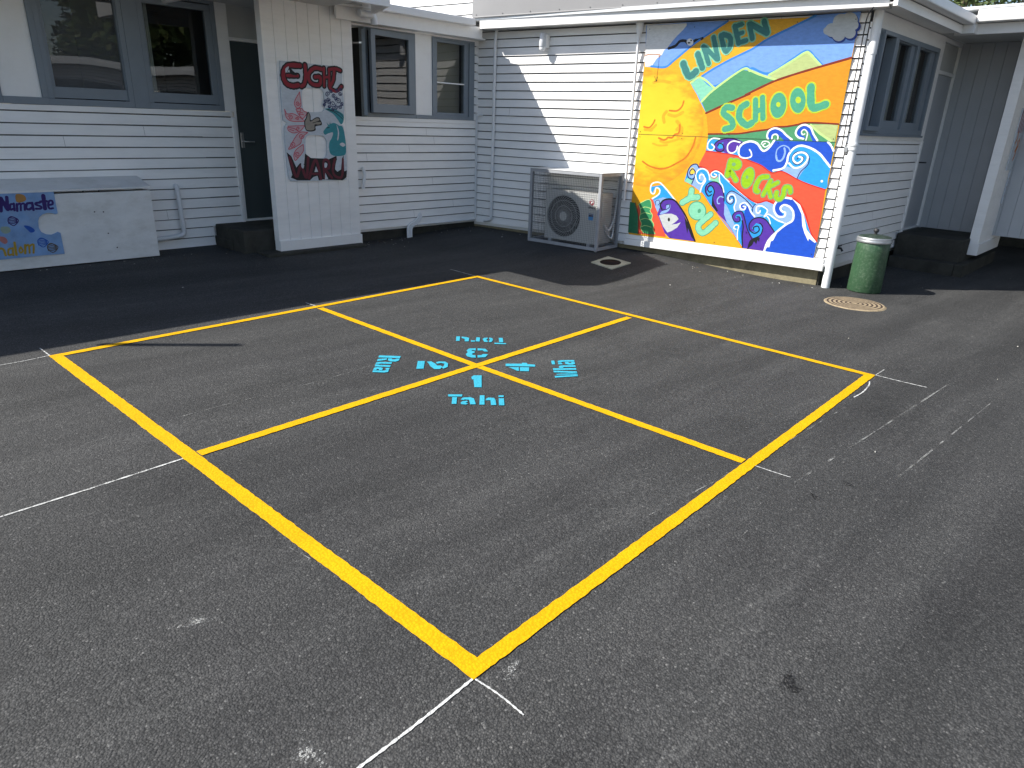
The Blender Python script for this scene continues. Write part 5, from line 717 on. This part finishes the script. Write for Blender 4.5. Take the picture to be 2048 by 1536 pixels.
# end-wall eave: fascia, soffit, tall grey sheet above, roof, clerestory
FE = lambda u, v, z: Vector((v, u, z))
mb = MB(); mb.bbox(FE, -1.405, 3.40, 4.355, 4.385, 2.700, 2.822, 0.004); fa = mb.build('fascia', TRIMW, right)
mb = MB(); mb.bbox(FE, -1.40, 3.60, 4.386, 4.575, 2.706, 2.722, 0.003); mb.build('soffit', SOFFIT, fa)
mb = MB(); mb.bbox(FE, -1.40, 3.50, 4.330, 4.375, 2.828, 2.842, 0.003)
mb.mesh([(4.345, -1.40, 2.842), (4.345, 3.52, 2.842), (4.40, 3.52, 3.9), (4.40, -1.40, 3.9)], [(0, 1, 2, 3)])
for y in [3.45 - 0.42 * k for k in range(12)]: mb.tube([(4.346, y, 2.865), (4.338, y, 2.865)], 0.006, 6)
mb.build('roof_edge_sheet', PANELG, right)
mb = MB(); mb.hexa([W(0.56, -5.0915, 2.80), W(9, -5.0915, 2.80), W(9, 8, 2.80), Vector((4.41, 9, 2.80)), W(0.56, -5.0915, 2.838), W(9, -5.0915, 2.84), W(9, 8, 2.84), Vector((4.41, 9, 2.838))]); mb.build('roof', ROOFM, right)
mb = MB(); FC = lambda u, o, z: Vector((5.15 - o, u, z)); boards(mb, FC, 3.4, 9.0, 2.86, 9, 0.15); mb.box(FC, 3.4, 9.0, -0.1, -0.020, 2.86, 4.2); mb.build('upper_wall', [WHITE, LAP], right)
# downpipe at the corner, conduits, wall cable
gp = gz(4.58, -1.30)
mb = MB(); mb.tube([(4.595, -1.300, gp - 0.02), (4.595, -1.300, 1.47)], 0.043, 20); mb.tube([(4.595, -1.300, 1.44), (4.595, -1.300, 2.71)], 0.037, 20)
mb.tube([(4.595, -1.300, 1.425), (4.595, -1.300, 1.455)], 0.052, 20); mb.tube([(4.595, -1.300, 1.47), (4.595, -1.300, 1.49)], 0.056, 20); mb.tube([(4.595, -1.300, 2.32), (4.595, -1.300, 2.71)], 0.042, 20)
dp = mb.build('downpipe', PIPEW, right)
mb = MB(); mb.tube([(4.60, -1.24, 1.43), (4.59, -1.30, 1.43)], 0.014, 8); mb.bbox(FE, -1.26, -1.225, 4.55, 4.58, 1.405, 1.455, 0.003); mb.build('pipe_clip', STEEL, dp)
pipe(right, 'conduit', rounded([(4.575, 3.28, 2.71), (4.545, 3.28, 2.62), (4.545, 3.29, 0.26), (4.56, 3.42, 0.235)], 0.05), 0.021, clips=[(Vector((4.545, 3.29, z)), Vector((4.545, 3.29, z + 0.03))) for z in (0.95, 1.95)])
pipe(right, 'conduit', rounded([(4.58, 3.50, 1.665), (4.555, 3.575, 1.655), (4.555, 3.585, 1.60), (4.555, 3.585, 0.27)], 0.03), 0.011, seg=8, clips=[(Vector((4.555, 3.585, z)), Vector((4.555, 3.585, z + 0.05))) for z in (0.26, 0.86)])
mb = MB(); mb.tube([(4.54, 1.205, 2.70), (4.54, 1.205, 2.62), (4.54, 1.205, 2.56)], 0.03, 12, rr=[0.045, 0.04, 0.018]); mb.tube([(4.54, 1.205, 2.57), (4.54, 1.21, 0.7)], 0.016, 10)
mb.build('conduit', PIPEW, right)
CAB = [(4.352, -1.28, 2.70), (4.50, -1.215, 2.66), (4.545, -1.20, 2.60), (4.548, -1.20, 1.44)]
mb = MB(); mb.tube(rounded(CAB, 0.05), 0.006, 6); mb.build('cable', DARKM, right)

# ================================================================== MURAL
used = sorted({d[2] for d in MURAL})
idx = {k: i + 2 for i, k in enumerate(used)}
mb = MB()
Fm = lambda u, v, l: Vector((XM - 0.00035 * l, u, v))
yl, yr, zb, zt, sm = 1.117, -1.132, 0.299, 2.672, 1.4975
for z0, z1 in ((zb, sm - 0.0015), (sm + 0.0015, zt)):
    mb.box(lambda u, v, z: Vector((v, u, z)), yr, yl, XM, XM + 0.012, z0, z1, 0)
tag_pts = spline([Vector((0.965 + 0.66 * math.cos(t), 1.555 + 0.66 * math.sin(t))) for t in [i / 20 * 2 * math.pi for i in range(20)]], 3, True)
mb.face([Fm(min(p.x, yl - 0.002), p.y, 1.5) for p in tag_pts], 1)
artwork(mb, Fm, [(k, l + (0 if k != 'S' or True else 0), c, w, f) for k, l, c, w, f in MURAL], idx)
mural = mb.build('mural_board', [paint('yolk'), sun_paint()] + [paint(k) for k in used], origin=Vector((XM, 0, zb)))
tag(mural, 'bright mural of smiling sun, hills and curling waves reading LINDEN SCHOOL ROCKS YOU', 'mural')
mb = MB(); mb.box(Fm, yr + 0.002, yl - 0.002, sm - 0.0018, sm + 0.0018, 11.0, 11.2); mb.build('sheet_joint', DARKM, mural)
mb = MB()
for y in (yl - 0.03, yr + 0.03, 0.0, 0.55, -0.55):
    for z in (zb + 0.03, sm - 0.03, sm + 0.03, zt - 0.04): mb.tube([(XM - 0.0045, y, z), (XM + 0.001, y, z)], 0.005, 6)
mb.build('screw', DARKM, mural)['kind'] = 'stuff'

# ================================================================== SIGNS
ESL = ('figure-eight painted sign reading EIGHT and WARU on the white entry screen left of the corner', 'sign')
F6 = lambda u, v, l: W(u, -0.1375 - 0.00035 * l, v)
SGR = paint('signgrey')
bm = bmesh.new()
loops = [spline([Vector(p) for p in pairs(f)], 3, True) for f in SIGNO]
from mathutils.geometry import tessellate_polygon
flat = [Vector((p.x, p.y, 0)) for lp in loops for p in lp]
tris = tessellate_polygon([[Vector((p.x, p.y, 0)) for p in lp] for lp in loops])
mb = MB(); mb.mesh([F6(p.x, p.y, 0) for p in flat], [tuple(t) for t in tris])
for lp in loops:
    for i in range(len(lp)):
        p, q2 = lp[i], lp[(i + 1) % len(lp)]
        mb.face([F6(p.x, p.y, 0), F6(q2.x, q2.y, 0), W(q2.x, -0.122, q2.y), W(p.x, -0.122, p.y)])
bm.free()
us = sorted({d[2] for d in SIGN}); artwork(mb, F6, SIGN, {k: i + 1 for i, k in enumerate(us)})
tag(mb.build('entry_sign', [SGR] + [paint(k) for k in us], origin=W(-2.6, -0.13, 0.88), rz=SK), *ESL)

locker = thing('storage_box', W(-4.3, 0.5, 0.1), SK, 'long scuffed white timber storage box with sloping lid under the left windows', 'storage box')
BOXW = mottled('scuffed_white_paint', (0.72, 0.72, 0.71), 0.08, 5, 0.6, 0.3, bump=0.3, bscale=25, dirt=(0.42, 0.40, 0.34), dirt_amt=0.45, dscale=3, stretch=(1, 1, 2))
mb = MB(); mb.bbox(WB, -6.9, -4.30, 0.35, 0.37, 0.10, 0.787, 0.004); mb.bbox(WB, -4.322, -4.30, 0.371, 0.72, 0.10, 0.787, 0.004)
mb.bbox(WB, -6.9, -4.323, 0.371, 0.72, 0.10, 0.13, 0.004); mb.build('body', BOXW, locker)
mb = MB(); q = [W(-6.95, 0.335, 0.808), W(-4.292, 0.335, 0.808), W(-4.292, 0.728, 0.888), W(-6.95, 0.728, 0.888)]
mb.hexa(q + [p + Vector((0, 0, 0.018)) for p in q]); mb.build('lid', BOXW, locker)
nam = thing('puzzle_sign', W(-5.0, 0.34, 0.25), SK, 'blue jigsaw-shaped board reading Namaste and Shalom fixed to the white storage box', 'sign')
F7 = lambda u, v, l: W(u, 0.338 - 0.00035 * l, v)
lp = [Vector(p) for p in pairs(NAMO)]
mb = MB(); mb.face([F7(p.x, p.y, 0) for p in lp])
for i in range(len(lp)):
    p, q2 = lp[i], lp[(i + 1) % len(lp)]; mb.face([F7(p.x, p.y, 0), F7(q2.x, q2.y, 0), W(q2.x, 0.3495, q2.y), W(p.x, 0.3495, p.y)])
us = sorted({d[2] for d in NAM}); artwork(mb, F7, NAM, {k: i + 1 for i, k in enumerate(us)})
mb.build('board', [mottled('puzzle_blue', PAL['namblue'], 0.25, 5, 0.6, 0.25, dirt=(0.36, 0.44, 0.56), dirt_amt=0.6, dscale=4)] + [paint(k) for k in us], nam)
for u, v in ((-4.79, 0.80), (-4.93, 0.80), (-4.78, 0.595), (-4.86, 0.60), (-4.77, 0.38), (-4.71, 0.23)): 
    mb = MB(); mb.tube([W(u, 0.335, v), W(u, 0.339, v)], 0.007, 6); mb.build('screw', DARKM, nam)

SSL = ('stepped painted sign with red and brown patterns on the right entry screen', 'sign')
F8 = lambda u, v, l: W(u, -5.706 - 0.0004 * l, v)
poly = [(3.80, 1.95), (4.42, 1.95), (4.42, 0.80), (4.06, 0.80), (4.06, 1.22), (3.80, 1.22)]
mb = MB(); mb.face([F8(u, v, 0) for u, v in poly])
for i in range(6):
    p, q2 = poly[i], poly[(i + 1) % 6]; mb.face([F8(*p, 0), F8(*q2, 0), W(q2[0], -5.692, q2[1]), W(p[0], -5.692, p[1])])
rr = random.Random(3)
for k in range(7): ribbon(mb, F8, [(3.84 + k * 0.085, 1.92), (3.83 + k * 0.085, 1.80), (3.85 + k * 0.085, 1.68)], 0.035, 1 + 0.03 * k, 1)
for k in range(10):
    u, v = 3.86 + rr.random() * 0.5, 1.27 + rr.random() * 0.33; ribbon(mb, F8, [(u, v), (u + 0.05, v + 0.06), (u + 0.02, v + 0.12)], 0.035, 2 + k * 0.3, 2)
for k in range(6): ribbon(mb, F8, [(4.10 + 0.05 * (k % 2), 1.12 - k * 0.055), (4.25, 1.10 - k * 0.055), (4.38, 1.13 - k * 0.055)], 0.03, 1 + 0.03 * k, 1)
tag(mb.build('screen_sign', [SGR, paint('crimson'), paint('rust')], origin=W(3.9, -5.70, 0.8), rz=SK), *SSL)

# ================================================================== HEAT PUMP IN ITS CAGE
U = Vector((0.0766, 0.9971, 0)); V = Vector((0.9971, -0.0766, 0)); C0 = Vector((4.086, 1.303, 0.112))
def FC2(u, w, z): return C0 + U * u + V * w + Vector((0, 0, z))
crz = math.atan2(U.y, U.x)
CW, CD, CH_ = 1.093, 0.50, 0.925
cage = thing('security_cage', FC2(0, 0, 0), crz, 'grey steel mesh security cage around the outdoor heat pump unit', 'cage')
CAGEM = mottled('grey_cage_paint', (0.33, 0.34, 0.36), 0.12, 12, 0.5, 0.4)
CAGEW = mottled('cage_wire', (0.22, 0.225, 0.23), 0.15, 12, 0.55, 0.3)
mb = MB(); t = 0.038
for u in (0, CW - t):
    for w in (0, CD - t): mb.bbox(FC2, u, u + t, w, w + t, 0.0, CH_, 0.003)
for z in (0.0, CH_ - t):
    for w in (0, CD - t): mb.bbox(FC2, t + 0.0005, CW - t - 0.0005, w, w + t, z, z + t, 0.003)
    for u in (0, CW - t): mb.bbox(FC2, u, u + t, t + 0.0005, CD - t - 0.0005, z, z + t, 0.003)
mb.build('frame', CAGEM, cage)
def mesh_panel(mb, F, u0, u1, z0, z1, o, p=0.0255, r=0.0011):
    n = int((u1 - u0) / p); m = int((z1 - z0) / p)
    for i in range(1, n + 1): u = u0 + (u1 - u0) * i / (n + 1); mb.box(F, u - r, u + r, o - r, o + r, z0, z1)
    for j in range(1, m + 1): z = z0 + (z1 - z0) * j / (m + 1); mb.box(F, u0, u1, o + r * 1.05, o + r * 3, z - r, z + r)
mb = MB(); mesh_panel(mb, FC2, t, CW - t, t, CH_ - t, 0.012); mb.build('mesh_panel', CAGEW, cage)
for u in (0.012, CW - 0.020):
    mb = MB(); mesh_panel(mb, lambda a, o, z, uu=u: FC2(uu + o, a, z), t, CD - t, t, CH_ - t, 0.0); mb.build('mesh_panel', CAGEW, cage)
mb = MB(); mb.bbox(FC2, -0.004, CW + 0.004, -0.004, CD + 0.002, CH_ + 0.001, CH_ + 0.006, 0.002); mb.lathe(FC2(0.55, 0.22, CH_ + 0.006), [(0.022, 0), (0.018, 0.012), (0.006, 0.016), (0.001, 0.017)], 12); mb.build('top_sheet', mottled('cage_top_sheet', (0.55, 0.56, 0.56), 0.1, 5, 0.45, 0.4), cage)
for u, w in ((0.02, 0.02), (CW - 0.05, 0.02), (0.02, CD - 0.05), (CW - 0.05, CD - 0.05)):
    mb = MB(); mb.bbox(FC2, u, u + 0.03, w, w + 0.03, -0.045, -0.0005, 0.003); mb.build('foot', CAGEM, cage)
hp = thing('heat_pump', FC2(0.45, 0.2, 0.07), crz, 'pale outdoor heat pump unit with round fan grille inside the mesh cage', 'heat pump')
HPW = mottled('heat_pump_casing', (0.50, 0.50, 0.485), 0.04, 6, 0.45, 0.4, dirt=(0.4, 0.38, 0.33), dirt_amt=0.3, dscale=6)
u0, u1, w0, w1, z0, z1 = 0.05, 0.875, 0.075, 0.375, 0.065, 0.685
fu, fz, fr_ = 0.585, 0.365, 0.262
mb = MB()
mb.bbox(FC2, u0, u1, w0 + 0.03, w1, z0, z1, 0.015)
# front with a round hole
out = [(u0, z0), (u1, z0), (u1, z1), (u0, z1)]; circ = [(fu + fr_ * math.cos(a), fz + fr_ * math.sin(a)) for a in [i / 48 * 2 * math.pi for i in range(48)]]
fl = out + circ; tr = tessellate_polygon([[Vector((*p, 0)) for p in out], [Vector((*p, 0)) for p in circ]])
mb.mesh([FC2(p[0], w0, p[1]) for p in fl], [tuple(x) for x in tr])
for i in range(48):
    p, q2 = circ[i], circ[(i + 1) % 48]; mb.face([FC2(p[0], w0, p[1]), FC2(q2[0], w0, q2[1]), FC2(q2[0], w0 + 0.028, q2[1]), FC2(p[0], w0 + 0.028, p[1])])
for i in range(4):
    p, q2 = out[i], out[(i + 1) % 4]; mb.face([FC2(p[0], w0, p[1]), FC2(q2[0], w0, q2[1]), FC2(q2[0], w0 + 0.045, q2[1]), FC2(p[0], w0 + 0.045, p[1])])
mb.build('casing', HPW, hp)
mb = MB(); mb.face([FC2(fu + (fr_ - 0.001) * math.cos(a), w0 + 0.0285, fz + (fr_ - 0.001) * math.sin(a)) for a in [i / 48 * 2 * math.pi for i in range(48)]]); mb.build('fan_recess', DARKM, hp)
mb = MB()
for k in range(40):
    a = k / 40 * 2 * math.pi
    pts = [FC2(fu + r * math.cos(a + 1.0 * (r / fr_) ** 1.2), w0 + 0.004, fz + r * math.sin(a + 1.0 * (r / fr_) ** 1.2)) for r in [0.05 + (fr_ - 0.052) * i / 8 for i in range(9)]]
    mb.tube(pts, 0.0026, 5, caps=False)
for r in (fr_ - 0.004, 0.2, 0.13): mb.tube([FC2(fu + r * math.cos(a), w0 + 0.006, fz + r * math.sin(a)) for a in [i / 40 * 2 * math.pi for i in range(41)]], 0.003, 5, caps=False)
gr_ = mb.build('fan_grille', HPW, hp)
mb = MB(); cyl = [FC2(fu, w0 - 0.004 + i, fz) for i in (0, 0.012)]; mb.tube(cyl, 0.056, 24); mb.build('hub', HPW, gr_)
FL = lambda u, v, l: FC2(-u, w0 - 0.0015 - 0.0003 * l, v)
def wr(mb, strokes, ox, oz, sc, w, mi=0):
    for k, s in enumerate(strokes): ribbon(mb, FL, [(ox + x * sc, oz + y * sc) for x, y in s], w, 1 + 0.2 * k, mi, 4)
mb = MB(); mb.face([FL(-0.165 + 0.036 * math.cos(a), 0.575 + 0.036 * math.sin(a), 0) for a in [i / 24 * 6.2832 for i in range(24)]], 0)
ribbon(mb, FL, [(-0.188, 0.592), (-0.165, 0.597), (-0.142, 0.590)], 0.008, 1, 1); ribbon(mb, FL, [(-0.180, 0.570), (-0.158, 0.578), (-0.146, 0.572)], 0.008, 1.4, 1); ribbon(mb, FL, [(-0.160, 0.592), (-0.166, 0.570), (-0.180, 0.552)], 0.008, 2.2, 1)
mb.build('logo', [paint('crimson'), paint('paint_white')], hp)
mb = MB(); G_ = [[(1, 0.85), (0.5, 1), (0, 0.5), (0.5, 0), (1, 0.15), (1, 0.5), (0.6, 0.5)]]; R_ = [[(0, 0), (0, 1)], [(0, 1), (0.9, 0.9), (0.8, 0.5), (0, 0.5)], [(0.4, 0.5), (1, 0)]]; E_ = [[(1, 1), (0, 1)], [(0, 1), (0, 0)], [(0, 0), (1, 0)], [(0, 0.5), (0.8, 0.5)]]
for i, s in enumerate((G_, R_, E_, E_)): wr(mb, s, -0.215 + i * 0.029, 0.500, 0.021, 0.0055)
mb.build('lettering', DARKM, hp)
mb = MB(); mb.face([FL(u, v, 0) for u, v in ((-0.20, 0.36), (-0.135, 0.36), (-0.135, 0.44), (-0.20, 0.44))], 0); mb.face([FL(u, v, 1) for u, v in ((-0.198, 0.40), (-0.137, 0.40), (-0.137, 0.438), (-0.198, 0.438))], 1); mb.face([FL(u, v, 2) for u, v in ((-0.198, 0.425), (-0.137, 0.425), (-0.137, 0.430), (-0.198, 0.430))], 2)
mb.build('energy_label', [paint('lightblue'), paint('navy'), paint('paint_white')], hp)
mb = MB(); mb.bbox(lambda u, w, z: FC2(0.05 - u, w, z), 0.0, 0.012, 0.12, 0.25, 0.40, 0.58, 0.003); mb.build('service_cover', HPW, hp)
mb = MB(); mb.tube(rounded([FC2(0.04, 0.20, 0.30), FC2(0.02, 0.27, 0.22), FC2(0.03, 0.40, 0.34), FC2(0.05, 0.47, 0.60), FC2(0.06, 0.49, 0.86)], 0.08), 0.014, 8); mb.tube(rounded([FC2(0.045, 0.22, 0.24), FC2(0.0, 0.34, 0.10), FC2(0.05, 0.45, 0.40)], 0.08), 0.009, 8); mb.build('refrigerant_pipe', PIPEW, hp)
for u in (0.15, 0.75):
    mb = MB(); mb.bbox(FC2, u, u + 0.05, 0.06, 0.40, 0.006, 0.064, 0.004); mb.build('mounting_foot', CAGEM, hp)

# wall lamp
lamp = thing('wall_lamp', Vector((4.54, 2.49, 2.43)), 0, 'small grey cylinder wall lamp high on the white end wall above the cage', 'wall lamp')
mb = MB(); mb.lathe((4.50, 2.505, 2.475), [(0.0, 0.0), (0.040, 0.0), (0.044, 0.01), (0.044, 0.15), (0.036, 0.165), (0.0, 0.168)], 24); mb.build('body', mottled('lamp_paint', (0.62, 0.63, 0.65), 0.04, 8, 0.4, 0.5), lamp)
mb = MB(); mb.lathe((4.50, 2.505, 2.44), [(0.0, 0.0), (0.036, 0.002), (0.039, 0.012), (0.039, 0.035)], 24); mb.build('lens', mottled('lamp_lens', (0.8, 0.8, 0.8), 0.03, 8, 0.15, 0.6), lamp)
mb = MB(); mb.bbox(FE, 2.45, 2.485, 4.50, 4.578, 2.47, 2.62, 0.004); mb.build('bracket', TRIMW, lamp)

# ================================================================== BIN, COVERS
bx, by = 4.735, -1.665
bz = gz(bx, by)
bin_ = thing('rubbish_bin', Vector((bx, by, bz)), 0, 'scratched green drum rubbish bin with a dark lid and steel rim beside the corner downpipe', 'bin')
GRN = mottled('scratched_green_paint', (0.030, 0.076, 0.036), 0.2, 10, 0.4, 0.45, bump=0.25, bscale=18, dirt=(0.16, 0.22, 0.15), dirt_amt=0.5, dscale=38)
k_ = 0.91
mb = MB(); mb.lathe((bx, by, bz), [(r * k_, h) for r, h in [(0.0, 0.004), (0.182, 0.004), (0.186, 0.012), (0.184, 0.20), (0.181, 0.40), (0.179, 0.548), (0.176, 0.552), (0.168, 0.552)]], 48); mb.build('drum', GRN, bin_)
mb = MB(); mb.lathe((bx, by, bz), [(r * k_, h) for r, h in [(0.190, 0.53), (0.192, 0.535), (0.192, 0.552), (0.187, 0.557), (0.190, 0.566), (0.188, 0.578), (0.180, 0.584)]], 48); mb.build('rim', STEEL, bin_)
mb = MB(); mb.lathe((bx, by, bz), [(r * k_, h) for r, h in [(0.181, 0.583), (0.17, 0.590), (0.10, 0.603), (0.0, 0.611)]], 48); lid = mb.build('lid', mottled('dark_green_lid', (0.02, 0.035, 0.025), 0.3, 14, 0.5, 0.4, dirt=(0.2, 0.22, 0.2), dirt_amt=0.4, dscale=20), bin_)
mb = MB(); mb.tube([(bx, by, bz + 0.605), (bx, by, bz + 0.635)], 0.016, 10); mb.lathe((bx, by, bz + 0.625), [(0.0, 0.0), (0.022, 0.006), (0.028, 0.022), (0.022, 0.04), (0.0, 0.048)], 14); mb.build('knob', DARKM, lid)
tap = thing('wall_tap', F4(1.02, 0.02, 0.40), SK, 'small dark tap fitting low on the side wall behind the green bin', 'tap')
mb = MB(); mb.tube([F4(1.02, 0.0, 0.40), F4(1.02, 0.06, 0.40), F4(1.02, 0.08, 0.37)], 0.012, 8); mb.tube([F4(0.985, 0.045, 0.425), F4(1.055, 0.045, 0.425)], 0.009, 8); mb.build('spout', DARKM, tap)

IRON = mottled('sandy_cast_iron', (0.30, 0.235, 0.15), 0.3, 25, 0.85, 0.2, bump=0.5, bscale=90, dirt=(0.10, 0.09, 0.075), dirt_amt=0.7, dscale=9)
RUST = mottled('dark_iron_groove', (0.045, 0.03, 0.025), 0.3, 30, 0.9, 0.2)
mx_, my_ = 3.985, -1.705
mz = gz(mx_, my_)
man = thing('manhole_cover', Vector((mx_, my_, mz)), 0, 'round sandy manhole cover with dark concentric rings in front of the bin', 'manhole cover')
mb = MB(); rad = [0.0] + [r for k in range(6) for r in (0.03 + k * 0.042, 0.048 + k * 0.042)] + [0.275]
seg = 56
def ringp(r, h): return [Vector((mx_ + r * math.cos(2 * math.pi * i / seg) * (1 + 0.012 * math.sin(5 * i)), my_ + r * math.sin(2 * math.pi * i / seg), mz + h)) for i in range(seg)]
for k in range(len(rad) - 1):
    ra, rb = ringp(max(rad[k], 0.001), 0.008), ringp(rad[k + 1], 0.008)
    gro = (k % 2 == 1) and k < len(rad) - 2
    for i in range(seg): mb.face([ra[i], ra[(i + 1) % seg], rb[(i + 1) % seg], rb[i]], 1 if gro else 0)
rb, rc = ringp(0.275, 0.008), ringp(0.30, -0.006)
for i in range(seg): mb.face([rb[i], rb[(i + 1) % seg], rc[(i + 1) % seg], rc[i]], 0)
mb.build('cover', [IRON, RUST], man)
dx, dy = 3.765, 0.945
drain = thing('drain_surround', Vector((dx, dy, gz(dx, dy))), 0, 'square pale concrete drain surround with an oval grate hole near the cage', 'drain')
PALEC = mottled('pale_concrete', (0.50, 0.48, 0.36), 0.15, 12, 0.85, 0.2, bump=0.4, bscale=70, dirt=(0.16, 0.15, 0.11), dirt_amt=0.5, dscale=8)
sq = [(3.62, 1.125), (3.58, 0.79), (3.915, 0.735), (3.975, 1.09)]
sq = [(3.655, 1.135), (3.545, 0.80), (3.90, 0.735), (3.985, 1.085)]
cx_ = sum(p[0] for p in sq) / 4; cy_ = sum(p[1] for p in sq) / 4
hole = [(cx_ + 0.125 * math.cos(a), cy_ + 0.125 * math.sin(a)) for a in [i / 32 * 2 * math.pi for i in range(32)]]
fl = sq + hole; tr = tessellate_polygon([[Vector((*p, 0)) for p in sq], [Vector((*p, 0)) for p in hole]])
mb = MB(); mb.mesh([(p[0], p[1], gz(*p) + 0.012) for p in fl], [tuple(x) for x in tr])
for i in range(4):
    p, q2 = sq[i], sq[(i + 1) % 4]; mb.face([(*p, gz(*p) + 0.012), (*q2, gz(*q2) + 0.012), (*q2, gz(*q2) - 0.01), (*p, gz(*p) - 0.01)])
mb.build('surround', PALEC, drain)
mb = MB(); mb.face([(p[0], p[1], gz(*p) + 0.005) for p in hole]); mb.build('hole', mottled('drain_rust', (0.05, 0.032, 0.022), 0.4, 30, 0.95, 0.1), drain)
mb = MB()
for k in range(-3, 4):
    h = math.sqrt(max(0, 0.125 ** 2 - (k * 0.034) ** 2)); mb.tube([(cx_ + k * 0.034, cy_ - h, gz(cx_, cy_) + 0.009), (cx_ + k * 0.034, cy_ + h, gz(cx_, cy_) + 0.009)], 0.0045, 6)
mb.build('grate', RUST, drain)

# roof vent whose shadow crosses the court line
vp = W(-7.10, -0.30, 2.6)
tp = Vector((-0.78 - LX * 3.42, 1.54 - LY * 3.42, 3.42))
vent = thing('vent_pipe', Vector((tp.x, tp.y, 2.6)), 0, 'thin white vent pipe standing at the edge of the left roof', 'vent pipe')
mb = MB(); mb.tube([(tp.x, tp.y, 2.6), (tp.x, tp.y, 3.42)], 0.032, 12); mb.build('pipe', PIPEW, vent)

# ================================================================== BACKGROUND: trees and the block across the yard
LEAFS = [mottled('leaf_green_%d' % i, c, 0.3, 3, 0.6, 0.25) for i, c in enumerate(((0.075, 0.105, 0.03), (0.045, 0.075, 0.022), (0.12, 0.14, 0.05)))]
BARK = mottled('tree_bark', (0.09, 0.07, 0.05), 0.3, 10, 0.9, 0.1)
def tree(loc, h, r, label, n=1500, seed=0, group=None, ls=(0.05, 0.13)):
    rd = random.Random(seed); x, y = loc; z = gz(x, y)
    t = thing('tree', Vector((x, y, z)), 0, label, 'tree', group)
    mb = MB(); mb.tube([(x, y, z - 0.2), (x + 0.1, y, z + h * 0.3), (x + 0.05, y + 0.1, z + h * 0.75)], 0.2, 8, rr=[0.22, 0.16, 0.05])
    cl = []
    for k in range(16):
        a = rd.uniform(0, 6.28); q = Vector((math.cos(a) * r * rd.uniform(0.2, 0.85), math.sin(a) * r * rd.uniform(0.2, 0.85), h * rd.uniform(0.38, 0.95)))
        q.x *= 1.1 - 0.6 * abs(q.z / h - 0.55); q.y *= 1.1 - 0.6 * abs(q.z / h - 0.55)
        cl.append((Vector((x, y, z)) + q, r * rd.uniform(0.28, 0.5)))
        mb.tube([(x + 0.08, y, z + h * rd.uniform(0.25, 0.6)), tuple(cl[-1][0])], 0.04, 5, rr=[0.06, 0.015])
    mb.build('trunk', BARK, t)
    mb = MB()
    for k in range(n):
        c, cr = rd.choice(cl); d = Vector((rd.gauss(0, 1), rd.gauss(0, 1), rd.gauss(0, 1))).normalized()
        p = c + d * cr * rd.uniform(0.55, 1.05); s = rd.uniform(*ls)
        a = Vector((rd.gauss(0, 1), rd.gauss(0, 1), rd.gauss(0, 0.6))).normalized(); b2 = a.cross(d + Vector((0.01, 0, 0.02))).normalized()
        mb.face([p - a * s, p - b2 * s * 0.5, p + a * s, p + b2 * s * 0.5], rd.choice((0, 0, 1, 1, 2)))
    mb.build('crown', LEAFS, t)
    return t
for i, (p, h, r) in enumerate((((29.5, 0.2), 8.6, 3.6), ((34, 2.6), 11.5, 4.2), ((35, -3.0), 10.2, 4.2), ((31.0, -6.5), 9.0, 3.8))):
    tree(p, h, r, 'leafy olive-green bush tree rising behind the porch roof at top right', 9000, 11 + i, 'trees behind the right roof')
yard = thing('yard_building', Vector((2, -17, 0)), 0, 'low white classroom block across the yard, seen reflected in the windows', 'building')
FY = lambda u, o, z: Vector((u, -17 + o, z))
mb = MB(); boards(mb, FY, -12, 12, 0.2, 25, 0.105); mb.box(FY, -12, 12, -5, -0.020, 0.05, 2.85); mb.build('wall', [WHITE, LAP], yard)
mb = MB(); mb.bbox(FY, -12.4, 12.4, 0.0, 0.45, 2.86, 3.04, 0.01); mb.box(FY, -12.4, 12.4, -5, 0.4, 3.045, 3.15); mb.build('roof', ROOFM, yard)
for u in (-9, -5.5, -2, 1.5, 5, 8.5):
    mb = MB(); ring(mb, FY, u, u + 2.2, 1.1, 2.4, 0.06, 0.06, 0.06, 0.06, 0.0, 0.05); f = mb.build('window', GREYF, yard)
    mb = MB(); mb.face([FY(u + 0.06, 0.028, 1.16), FY(u + 2.14, 0.028, 1.16), FY(u + 2.14, 0.028, 2.34), FY(u + 0.06, 0.028, 2.34)]); mb.build('pane', mottled('far_pane', (0.05, 0.06, 0.07), 0.2, 1, 0.1, 0.5), f)
for i, (p, h, r) in enumerate((((-10, -24), 8, 3.6), ((-3, -25.5), 10, 4.2), ((5, -24.5), 8.5, 3.8), ((12, -25), 9.5, 4))):
    tree(p, h, r, 'dark leafy tree behind the low block across the yard', 9000, 40 + i, 'trees across the yard', (0.14, 0.26))
